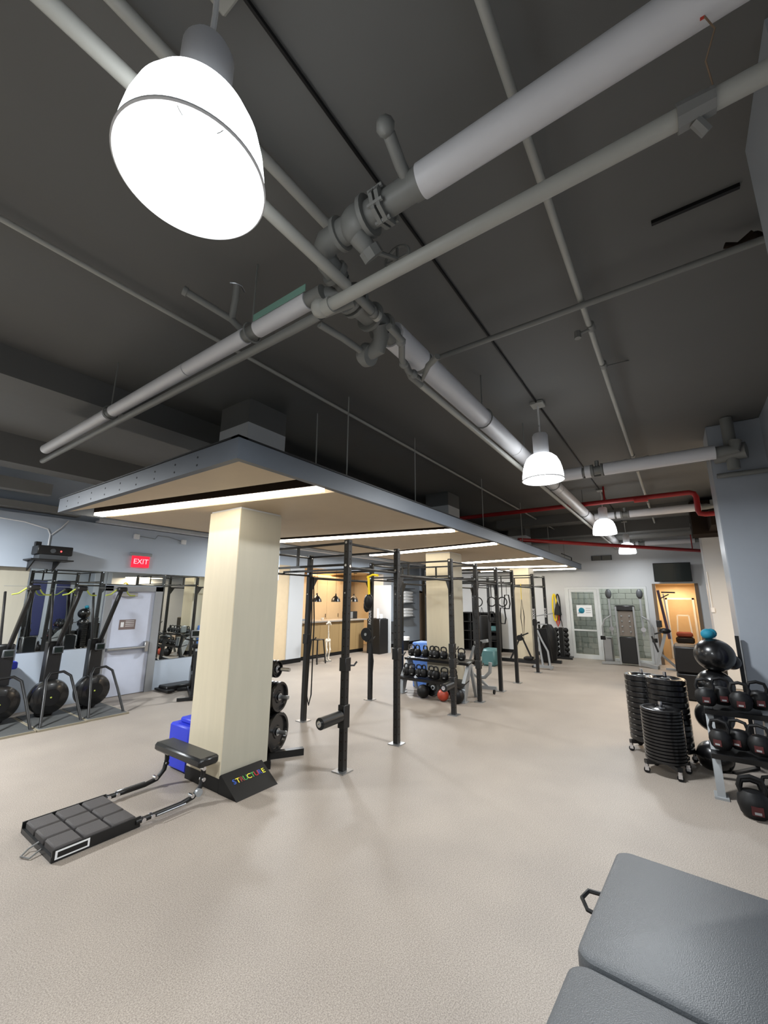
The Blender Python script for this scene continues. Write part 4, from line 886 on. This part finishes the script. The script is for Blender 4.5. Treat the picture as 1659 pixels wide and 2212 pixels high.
for i, q in enumerate(((684, 1304), (725, 1304), (764, 1303))):
    p = ony(*q, 10.45); lab = 'glossy black dome pendant over the counter, ' + ('leftmost', 'second from the left', 'behind the near rig upright')[i]
    if i == 0: kp.location = (p.x, p.y, 1.86); kp['label'] = lab
    else: o = dup(kp, (p.x, p.y, 1.86), label=lab); 
# counter clutter
items = [('bowl', 'white bowl on the counter', 'bowl', (10.35, .07)), ('mug', 'white mug on the counter beside the bowl', 'mug', (10.62, .04)), ('jug', 'white jug with spout on the counter left of the rig upright', 'jug', (11.05, .06)), ('kettle', 'pale electric kettle on the counter behind the rig upright', 'kettle', (12.3, .08))]
for nm, lab, cat, (x, r) in items:
    mb = MB().lathe([(r*.6, 0), (r, r*.8), (r*.95, r*1.5), (r*.85, r*1.5), (r*.8, r*.3), (0, r*.2)], (x, 10.45, 1.22), (0, 0, 1), 16)
    if nm != 'bowl': mb.tube([(x+r*.9, 10.45, 1.22+r*1.3), (x+r*1.5, 10.45, 1.22+r*.9), (x+r*.9, 10.45, 1.22+r*.4)], r*.12, 6)
    tag(obj(nm, mb, M_BONE), lab, cat)
tag(obj('box', MB().box((10.0, 10.4, 1.22), (10.22, 10.6, 1.30), .004), M_SILV), 'small grey box at the left end of the counter', 'box')
t = T('microwave', 'black and steel microwave at the right end of the counter', 'microwave', (12.75, 10.5, 1.22))
obj('case', MB().box((12.5, 10.42, 1.22), (13.0, 10.78, 1.5), .01), M_BLACK, t); obj('door', MB().box((12.5, 10.405, 1.24), (12.7, 10.42, 1.48)), M_STEEL, t)
st = T('bar_stool', 'black metal bar stool in front of the oak counter', 'stool', (9.82, 9.45, 0))
obj('seat', MB().box((9.66, 9.29, .70), (9.98, 9.61, .73), .012), M_BLACK, st)
for sx in (-1, 1):
    for sy in (-1, 1): obj('leg', MB().bar((9.82+sx*.13, 9.45+sy*.13, .70), (9.82+sx*.19, 9.45+sy*.19, 0), .03), M_BLACK, st)
obj('footrest', MB().bar((9.65, 9.28, .22), (9.99, 9.28, .22), .02).bar((9.65, 9.62, .22), (9.99, 9.62, .22), .02).bar((9.65, 9.28, .22), (9.65, 9.62, .22), .02).bar((9.99, 9.28, .22), (9.99, 9.62, .22), .02), M_BLACK, st)
# skeleton model on a stand
s = T('skeleton_model', 'white anatomical leg and spine model standing by the bar stool', 'anatomical model', (10.35, 9.5, 0))
x, y = 10.35, 9.5
obj('stand', MB().cyl((x, y, .02), (x, y, 1.24), .008, n=8).lathe([(0, 0), (.14, 0), (.14, .015), (0, .02)], (x, y, 0), (0, 0, 1), 20), M_STEEL, s)
vb = MB()
for k in range(12): vb.ball((x+.01*math.sin(k*.6), y-.02, .70+k*.042), .027-.0008*k, 8, (1, 1, .7))
obj('spine', vb, M_BONE, s)
obj('pelvis', MB().ball((x-.06, y, .64), .06, 10, (1, .7, 1.1)).ball((x+.06, y, .64), .06, 10, (1, .7, 1.1)).ball((x, y, .63), .045, 8), M_BONE, s)
obj('shoulder_bones', MB().tube([(x-.10, y, 1.16), (x-.03, y-.02, 1.2), (x+.06, y-.02, 1.2), (x+.12, y, 1.13)], .022, 8).ball((x, y-.01, 1.22), .04, 10), M_BONE, s)
for sx in (-1, 1):
    obj('leg_bone', MB().tube([(x+sx*.07, y, .62), (x+sx*.08, y-.02, .45), (x+sx*.07, y-.04, .34)], [.03, .018, .03], 8).tube([(x+sx*.07, y-.04, .34), (x+sx*.07, y, .2), (x+sx*.07, y+.01, .06)], [.028, .016, .022], 8).ball((x+sx*.07, y-.04, .035), .035, 8, (.7, 1.7, .6)), M_BONE, s)
# water cooler, bin, panel
wc = T('water_cooler', 'tall black water cooler cabinet with a white roll on top', 'water cooler', (13.0, 9.5, 0))
obj('cabinet', MB().box((12.75, 9.15, .0), (13.3, 9.75, 1.24), .015), M_BLACK, wc)
obj('top_tray', MB().box((12.76, 9.2, 1.24), (13.25, 9.7, 1.26)), M_BLK2, wc)
tag(obj('paper_roll', MB().cyl((12.95, 9.4, 1.26), (12.95, 9.4, 1.62), .05, n=16).cyl((13.0, 9.28, 1.26), (13.0, 9.28, 1.42), .06, n=14), M_PAPER), 'white upright paper roll on the black water cooler', 'paper roll')
struct('wall_partition', MB().box((13.35, 9.1, 0), (13.42, 10.1, 2.5)), M_WALLW)
tb = T('trash_can', 'black trash can with white liner against the blue-grey wall', 'trash can', (14.45, 9.15, 0))
obj('bin', MB().lathe([(0, 0), (.15, 0), (.20, .42), (.19, .42), (.14, .02)], (14.45, 9.15, 0), (0, 0, 1), 20), M_BLK2, tb)
obj('liner', MB().lathe([(.205, .38), (.215, .50), (.19, .52), (.18, .40)], (14.45, 9.15, 0), (0, 0, 1), 20), M_WHITE, tb)
tag(obj('side_table', MB().box((14.7, 9.6, .62), (15.2, 10.05, .66)).box((14.75, 9.9, .3), (15.1, 10.07, 1.05)), M_GREYV), 'small grey cabinet on the wall above the trash can', 'cabinet')
# wall shelf with towels
ts = T('towel_shelf', 'grey wall shelf unit stacked with white towels', 'shelf', (15.9, 9.95, 1.7))
for z in (1.18, 1.78, 2.42): obj('shelf_board', MB().box((15.4, 9.75, z), (16.3, 10.1, z+.03)), M_GREYV, ts)
for i, z in enumerate((1.21, 1.34, 1.47, 1.81, 1.94, 2.07, 2.20)):
    tag(obj('towel', MB().box((15.5, 9.78, z), (16.2, 10.08, z+.12), .04), M_PAPER), 'folded white towel on the %s board of the wall shelf, %s from the bottom' % ('lower' if z < 1.7 else 'upper', nth(i)), 'towel', 'white towels on the wall shelf')
# far door
d2 = obj('door_2', MB().box((17.33, 10.15, 0), (17.37, 11.0, 2.3)), M_CAB); d2['kind'] = 'structure'
obj('door_frame', MB().box((17.28, 10.02, 0), (17.42, 10.15, 2.35)).box((17.28, 11.0, 0), (17.42, 11.12, 2.35)).box((17.28, 10.02, 2.28), (17.42, 11.12, 2.38)), M_TRIMW, d2)
d4 = obj('door_4', MB().box((16.9, 9.4, 0), (16.95, 10.0, 2.25)), M_CAB) if False else None
# ================================================================ BACK AREA of the rig
cu = T('cubby_shelf', 'black open cubby shelf against the far blue-grey wall', 'shelf', (16.1, 6.6, 0))
obj('case', MB().box((16.0, 5.85, 0), (16.38, 7.3, .04)).box((16.36, 5.85, 0), (16.39, 7.3, 1.48)).box((15.95, 5.85, 1.45), (16.38, 7.3, 1.49)), M_BLACK, cu)
for y in (5.85, 6.2, 6.58, 6.94, 7.27): obj('divider', MB().box((15.95, y, 0), (16.38, y+.03, 1.47)), M_BLACK, cu)
for z in (.4, .75, 1.1): obj('shelf_board', MB().box((15.95, 5.87, z), (16.38, 7.28, z+.025)), M_BLACK, cu)
k = 0
for y in (5.92, 6.28, 6.66): 
    for z in (.43, .78, 1.13):
        k += 1; tag(obj('folded_mat', MB().box((16.0, y, z), (16.3, y+.24, z+.2), .03), M_BLK2 if k % 2 else M_TEALV), '%s bundle in the cubby shelf, %s compartment counted upward from the right' % ('black' if k % 2 else 'teal', nth(k-1)), 'bundle')
# incline bench behind post D
ib = T('incline_bench', 'silver framed incline bench on small wheels beside the kettlebell rack', 'exercise bench', (9.2, 3.75, 0))
obj('rear_foot', MB().bar((9.1, 3.42, .12), (9.1, 3.82, .10), .05, .07), M_SILV, ib)
for y in (3.47, 3.78): obj('wheel', MB().cyl((9.07, y-.015, .045), (9.07, y+.015, .045), .045, n=14), M_BLK2, ib)
obj('frame', MB().bar((9.1, 3.6, .12), (9.15, 4.1, .45), .04, .05).bar((9.15, 4.1, .45), (9.2, 3.95, .95), .05, .05), M_SILV, ib)
obj('curved_arm', MB().tube([(9.2, 3.58, .62), (9.2, 3.6, .42), (9.2, 3.72, .3), (9.2, 3.9, .28)], .04, 10), M_SILV, ib)
obj('back_pad', MB().bar((9.2, 3.95, .55), (9.25, 3.75, 1.05), .22, .06, (0, 1, 0), .01), M_BLK2, ib)
obj('arm_pad', MB().bar((9.2, 3.92, 1.02), (9.2, 3.62, 1.08), .1, .07, (0, 0, 1), .01), M_SILV, ib)
# stack of teal mats / bosu and rower
tag(obj('mat_stack', MB().box((12.6, 4.75, 0), (13.15, 5.2, .5), .06), M_TEALV), 'stack of teal foam mats inside the back of the rig', 'mat')
t = T('heavy_bag', 'dark green black heavy bag leaning beside the cubby shelf', 'bag', (14.8, 5.9, 0))
obj('bag', MB().lathe([(0, 0), (.2, .0), (.24, .08), (.24, 1.35), (.2, 1.42), (0, 1.44)], (14.8, 6.0, 0), (0, 0, 1), 24), M_BLK2, t)
obj('strap', MB().tube([(14.6, 6.0, 1.42), (14.8, 6.0, 1.7), (15.0, 6.0, 1.42)], .01, 6), M_BLK2, t)
rw = T('rowing_machine', 'black rowing style cable machine on the floor at the back of the rig', 'exercise machine', (13.5, 4.2, 0))
obj('rail', MB().bar((13.4, 3.75, .14), (13.4, 4.95, .14), .10, .10), M_BLACK, rw); obj('foot', MB().bar((13.2, 3.8, .03), (13.65, 3.8, .03), .08, .05), M_BLACK, rw)
obj('link_frame', MB().bar((13.4, 4.55, .15), (13.4, 4.15, .95), .05, .04).bar((13.4, 4.15, .85), (13.4, 3.85, .15), .05, .04).bar((13.4, 4.35, .8), (13.4, 3.95, .98), .04), M_BLACK, rw)
obj('hub', MB().cyl((13.35, 4.22, .82), (13.45, 4.22, .82), .09, n=16), M_BLK2, rw)
obj('seat', MB().box((13.25, 3.86, .2), (13.55, 4.1, .28), .02), M_BLK2, rw)
# far incline bench by G
fb = T('incline_bench', 'silver and black adjustable bench beneath the far end of the rig', 'exercise bench', (13.2, 3.4, 0))
obj('foot', MB().bar((13.1, 3.2, .08), (13.1, 3.75, .08), .07, .07).bar((13.1, 3.25, .02), (13.1, 3.3, .08), .06), M_SILV, fb)
obj('frame', MB().bar((13.15, 3.5, .1), (13.2, 3.6, .9), .05, .05).tube([(13.15, 3.3, .1), (13.2, 3.35, .5), (13.2, 3.5, .8), (13.2, 3.62, 1.1)], .03, 8), M_SILV, fb)
obj('back_pad', MB().bar((13.3, 3.4, .2), (13.3, 3.5, 1.15), .3, .08, (1, 0, 0), .02), M_BLK2, fb)
obj('rack_arm', MB().bar((13.1, 3.65, 1.5), (13.1, 3.1, 1.6), .04, .03).bar((13.1, 3.62, 1.28), (13.1, 3.3, 1.28), .04, .03), M_SILV, fb)
bg = T('elliptical_stack', 'black upright exercise machine standing behind the far rig uprights', 'exercise machine', (14.6, 3.7, 0))
obj('body', MB().lathe([(0, .1), (.22, .1), (.27, .5), (.25, 1.0), (.12, 1.2), (0, 1.22)], (14.6, 3.66, 0), (0, 0, 1), 18), M_BLK2, bg)
obj('foot', MB().bar((14.6, 3.3, .05), (14.6, 3.95, .05), .12, .08), M_BLACK, bg); obj('mast', MB().bar((14.6, 3.92, .1), (14.6, 3.93, 1.28), .06), M_BLACK, bg)
for i, (m_, dy, nm) in enumerate(((M_YEL, 0, 'yellow and black'), (M_BLK2, .06, 'grey and black'))):
    y = 3.78-dy*2; tag(obj('exercise_band', MB().tube([(16.3, y+.07*math.cos(a), 1.72+.48*math.sin(a)) for a in rg], .03-.008*i, 8, True), m_), '%s hoop shaped band hanging on the far wall behind the rig' % nm, 'band')
# medicine ball tree by the far wall
mr = T('ball_tree', 'black upright medicine ball rack against the far wall left of the glass door', 'ball rack', (16.1, 3.6, 0))
obj('post', MB().box((15.98, 3.50, .05), (16.24, 3.64, 1.03)), M_BLACK, mr); obj('base', MB().box((15.75, 3.28, 0), (16.35, 3.86, .05)).box((15.7, 3.2, 0), (15.8, 3.95, .06)), M_BLACK, mr)
mball = None
for side, yy in (('left', 3.73), ('right', 3.40)):
    for k in range(6):
        lab = 'black medicine ball on the %s side of the upright rack, %s from the top' % (side, nth(5-k))
        if mball is None: mball = tag(obj('medicine_ball', MB().ball((0, 0, 0), .085, 16), M_BLK2), lab, 'ball', 'medicine balls on the upright rack'); mball.location = (16.0, yy, .14+k*.162)
        else: c_ = mball.copy(); C.objects.link(c_); c_['label'] = lab; c_.location = (16.0, yy, .14+k*.162)
t = T('resistance_band', 'bundle of black and red resistance bands hanging on the far wall', 'resistance band', (16.3, 3.7, 1.5))
obj('black_bands', MB().lathe([(.0, 0), (.13, 0), (.10, .2), (.03, .42), (.0, .5)], (16.28, 3.68, 1.46), (0, 0, 1), 10), M_BLK2, t)
obj('red_bands', MB().tube([(16.3, 3.74, 1.5), (16.3, 3.75, 1.2), (16.3, 3.71, 1.05), (16.3, 3.66, 1.2), (16.3, 3.66, 1.5)], .028, 6), M_REDB, t)
obj('black_band', MB().tube([(16.3, 3.64, 1.5), (16.3, 3.58, 1.2), (16.3, 3.56, 1.05)], .012, 6), M_BLK2, t)
# ================================================================ FAR WALL: glazed door, pane, TV, vent
gd = obj('door_5', MB().box((XF-.02, 2.36, .0), (XF+.05, 2.46, 2.375)).box((XF-.02, 3.20, 0), (XF+.05, 3.28, 2.375)).box((XF-.018, 2.461, 2.28), (XF+.048, 3.199, 2.375)).box((XF-.018, 2.461, 0), (XF+.048, 3.199, .14)).box((XF-.05, 2.461, .93), (XF+.02, 3.199, .98)), M_ALU); gd['kind'] = 'structure'
obj('glass_pane', MB().box((XF+.01, 2.46, .14), (XF+.02, 3.20, 2.28)), M_GLASS, gd)
pt = obj('poster', MB().box((XF-.005, 2.56, 1.42), (XF, 3.06, 1.82)), M_PAPER, gd)
obj('teal_shape', MB().cyl((XF-.009, 2.90, 1.63), (XF-.005, 2.90, 1.63), .10, n=20).bar((XF-.007, 2.88, 1.60), (XF-.007, 3.03, 1.545), .004, .08, (1, 0, 0)), M_TEAL, pt)
pm = MB()
for k in range(3): pm.box((XF-.009, 2.60, 1.70-k*.07), (XF-.005, 2.76, 1.715-k*.07))
obj('printed_lines', pm, M_SILV, pt)
wn = obj('window_1', MB().box((XF-.03, .865, 0), (XF+.06, .94, 2.38)).box((XF-.03, 2.28, 0), (XF+.06, 2.355, 2.38)).box((XF-.03, .865, 2.381), (XF+.06, 3.415, 2.455)).box((XF-.028, .941, 0), (XF+.058, 2.279, .08)).box((XF-.03, 3.285, 0), (XF+.06, 3.415, 2.38)), M_ALU); wn['kind'] = 'structure'
obj('glass_pane', MB().box((XF+.01, .94, .08), (XF+.02, 2.28, 2.38)), M_GLASS, wn)
bw = struct('wall_block', MB().box((17.9, .81, 0), (18.0, 3.9, 3.4)), M_MORTAR)
blk = None
for r in range(12):
    for c_ in range(8):
        y0_ = .82+c_*.405-(.2 if r % 2 else 0); ya = max(y0_, .81); yb = min(y0_+.39, 3.89)
        if yb-ya < .05: continue
        if blk is None or abs((yb-ya)-.39) > 1e-3: o = obj('block', MB().box((17.88, ya, .005+r*.205), (17.92, yb, .2+r*.205), .004), M_BLOCK, bw)
        if blk is None and abs((yb-ya)-.39) < 1e-3: blk = (o, ya, r)
        elif blk is not None and abs((yb-ya)-.39) <= 1e-3 and not (ya == blk[1] and r == blk[2]):
            q = blk[0].copy(); C.objects.link(q); q.location = (0, ya-blk[1], (r-blk[2])*.205)
struct('wall_block_side', MB().box((XF+.15, 3.6, 0), (17.9, 3.7, 3.4)).box((XF+.15, .81, 3.3), (18, 3.9, 3.4)), M_BLOCK)
tv = T('television', 'dark flat television mounted high above the corridor opening', 'television', (16.2, .1, 2.9))
MT = Matrix.Translation((16.12, .09, 2.89)) @ Matrix.Rotation(.10, 4, 'Z') @ Matrix.Rotation(-.12, 4, 'Y')
obj('bezel', MB().box((-.02, -.50, -.30), (.03, .50, .30), .008, MT), M_BLACK, tv); obj('screen', MB().box((-.024, -.475, -.275), (-.02, .475, .28), 0, MT), M_SCREEN, tv)
obj('wall_mount', MB().box((16.14, 0, 2.8), (16.4, .18, 3.0)), M_BLACK, tv)
vt = T('wall_vent', 'grey slotted air vent high on the far wall beside the canopy end', 'vent', (16.38, 2.1, 3.46))
obj('frame', MB().box((16.36, 1.77, 3.38), (16.4, 2.42, 3.55)), M_GREYV, vt)
for k in range(2):
    sl_ = MB()
    for j in range(5): sl_.box((16.35, 1.80+k*.31, 3.40+j*.03), (16.362, 2.07+k*.31, 3.413+j*.03))
    obj('slat_bank', sl_, mat('tan_vent', (140, 136, 124), .5), vt)
# ================================================================ CABLE MACHINE in front of the glazing
cm = T('cable_machine', 'silver dual cable machine with brown panel and black weight stack before the glazing', 'exercise machine', (15.6, 1.5, 0))
obj('weight_shroud', MB().box((15.45, 1.24, .06), (15.75, 1.70, .86), .02), M_BLACK, cm)
obj('instruction_panel', MB().box((15.47, 1.26, .88), (15.6, 1.68, 1.66), .01), mat('bronze_panel', (112, 104, 96), .4), cm)
pn = MB()
for j in range(4):
    for k_ in range(2): pn.ball((15.465, 1.36+k_*.22, 1.02+j*.16), .028, 8)
obj('panel_figures', pn, M_SILV, cm)
obj('top_shroud', MB().box((15.44, 1.2, 1.66), (15.75, 1.74, 1.84), .03), M_BLACK, cm)
obj('upright', MB().bar((15.45, 1.22, .03), (15.45, 1.22, 1.8), .05, .05), M_SILV, cm); obj('upright', MB().bar((15.45, 1.72, .03), (15.45, 1.72, 1.8), .05, .05), M_SILV, cm)
for y in (1.02, 1.90):
    a = obj('side_tower', MB().bar((15.6, y, .9), (15.6, y, 2.1), .05, .06), M_SILV, cm)
    obj('pulley_guard', MB().ball((15.58, y, 2.20), .12, 14, (.5, .8, 1.3)), M_GREYV, a)
    obj('pulley_wheel', MB().cyl((15.54, y, 1.1), (15.6, y, 1.1), .07, n=16), M_CHROME, a)
for y, s_ in ((1.02, -1), (1.90, 1)):
    a = obj('swing_arm', MB().tube([(15.55, y, 1.5), (15.5, y+s_*.18, 1.38), (15.5, y+s_*.26, 1.15), (15.5, y+s_*.26, .85)], .024, 10), M_SILV, cm)
    obj('grip', MB().box((15.46, y+s_*.2, .74), (15.54, y+s_*.34, .86), .01), M_BLK2, a)
obj('base_leg', MB().bar((15.5, 1.7, .06), (15.35, 2.25, .04), .10, .07), M_SILV, cm); obj('base_leg', MB().bar((15.5, 1.2, .10), (15.25, .72, .04), .12, .10), M_SILV, cm)
tc_ = T('trash_can', 'slim brushed steel trash can left of the cable machine', 'trash can', (15.9, 2.1, 0))
obj('body', MB().box((15.75, 1.95, .01), (16.05, 2.22, .78), .03), M_STEEL, tc_); obj('lid', MB().box((15.76, 1.96, .78), (16.04, 2.21, .81), .01), M_SILV, tc_)
# upright climber / stair machine
vc = T('climbing_machine', 'tall purple and silver climbing machine in front of the warm corridor', 'exercise machine', (15.2, .4, 0))
obj('tower', MB().bar((15.1, .36, .9), (15.0, .50, 2.30), .07, .10), mat('dark_purple', (60, 42, 60), .4), vc)
obj('rail', MB().bar((15.1, .30, .7), (15.05, .38, 2.2), .03, .04), M_ALU, vc)
obj('handle_bar', MB().bar((15.0, .42, 2.24), (15.0, .08, 2.23), .04).bar((15.0, .46, 2.06), (15.0, .24, 2.18), .03), M_BLACK, vc)
obj('frame', MB().bar((15.1, .42, 1.15), (15.1, .75, .12), .06, .08).bar((15.1, .62, .45), (15.3, .28, .08), .05, .06), M_SILV, vc)
obj('console', MB().box((15.0, .50, 1.22), (15.06, .64, 1.42), .01), M_BLACK, vc); obj('seat', MB().ball((15.1, .45, 1.12), .14, 12, (1, 1.1, .6)), M_BLK2, vc)
obj('pedal', MB().bar((15.0, .5, 1.1), (15.0, .72, 1.02), .06, .04).bar((15.1, .80, .95), (15.1, .68, .5), .05, .05), M_BLACK, vc)
obj('foot', MB().bar((15.3, .55, .03), (15.3, .1, .03), .06, .05), M_SILV, vc)
# warm room furniture
ch = T('framed_shelf', 'white framed stand with red and dark cushions in the warm room', 'shelf', (18.0, 0, 0))
obj('frame', MB().bar((18.0, .20, .5), (18.0, .12, 1.5), .04).bar((18.0, -.25, .5), (18.0, -.20, 1.5), .04).bar((18.0, .12, 1.5), (18.0, -.2, 1.5), .04).bar((18.0, .3, .55), (18.0, -.3, .5), .05, .08), M_ALU, ch)
for sx in (-.28, .28): obj('leg', MB().bar((18.0, sx, 0), (18.0, sx, .55), .05), M_ALU, ch)
tag(obj('cushion', MB().box((17.9, -.25, .78), (18.1, .22, .95), .05), mat('brown_red_fabric', (110, 50, 40), .8)), 'brownish red cushion on the white stand in the warm room', 'cushion')
tag(obj('cushion', MB().box((17.9, -.28, .57), (18.1, .25, .78), .05), M_BLK2), 'dark cushion beneath the brownish red cushion in the warm room', 'cushion')
# wall conduit and junction box on the far right column
tag(obj('junction_box', MB().box((12.96, -.60, 1.72), (13.0, -.68, 1.84), .01).cyl((12.98, -.63, 1.84), (12.98, -.63, 2.7), .014, n=6), M_WHITE), 'white junction box with conduit on the right column edge', 'junction box')

# navy gym mats on the right wall, outside the frame but seen in the mirror
for x, lab in ((5.33, 'long navy blue gym mat hanging on the right wall, nearer the camera'), (6.1, 'long navy blue gym mat hanging on the right wall, nearer the column')):
    tag(obj('gym_mat', MB().box((x, YR+.01, .5), (x+.45, YR+.09, 2.6), .02), mat('navy_vinyl', (30, 36, 78), .5)), lab, 'mat')
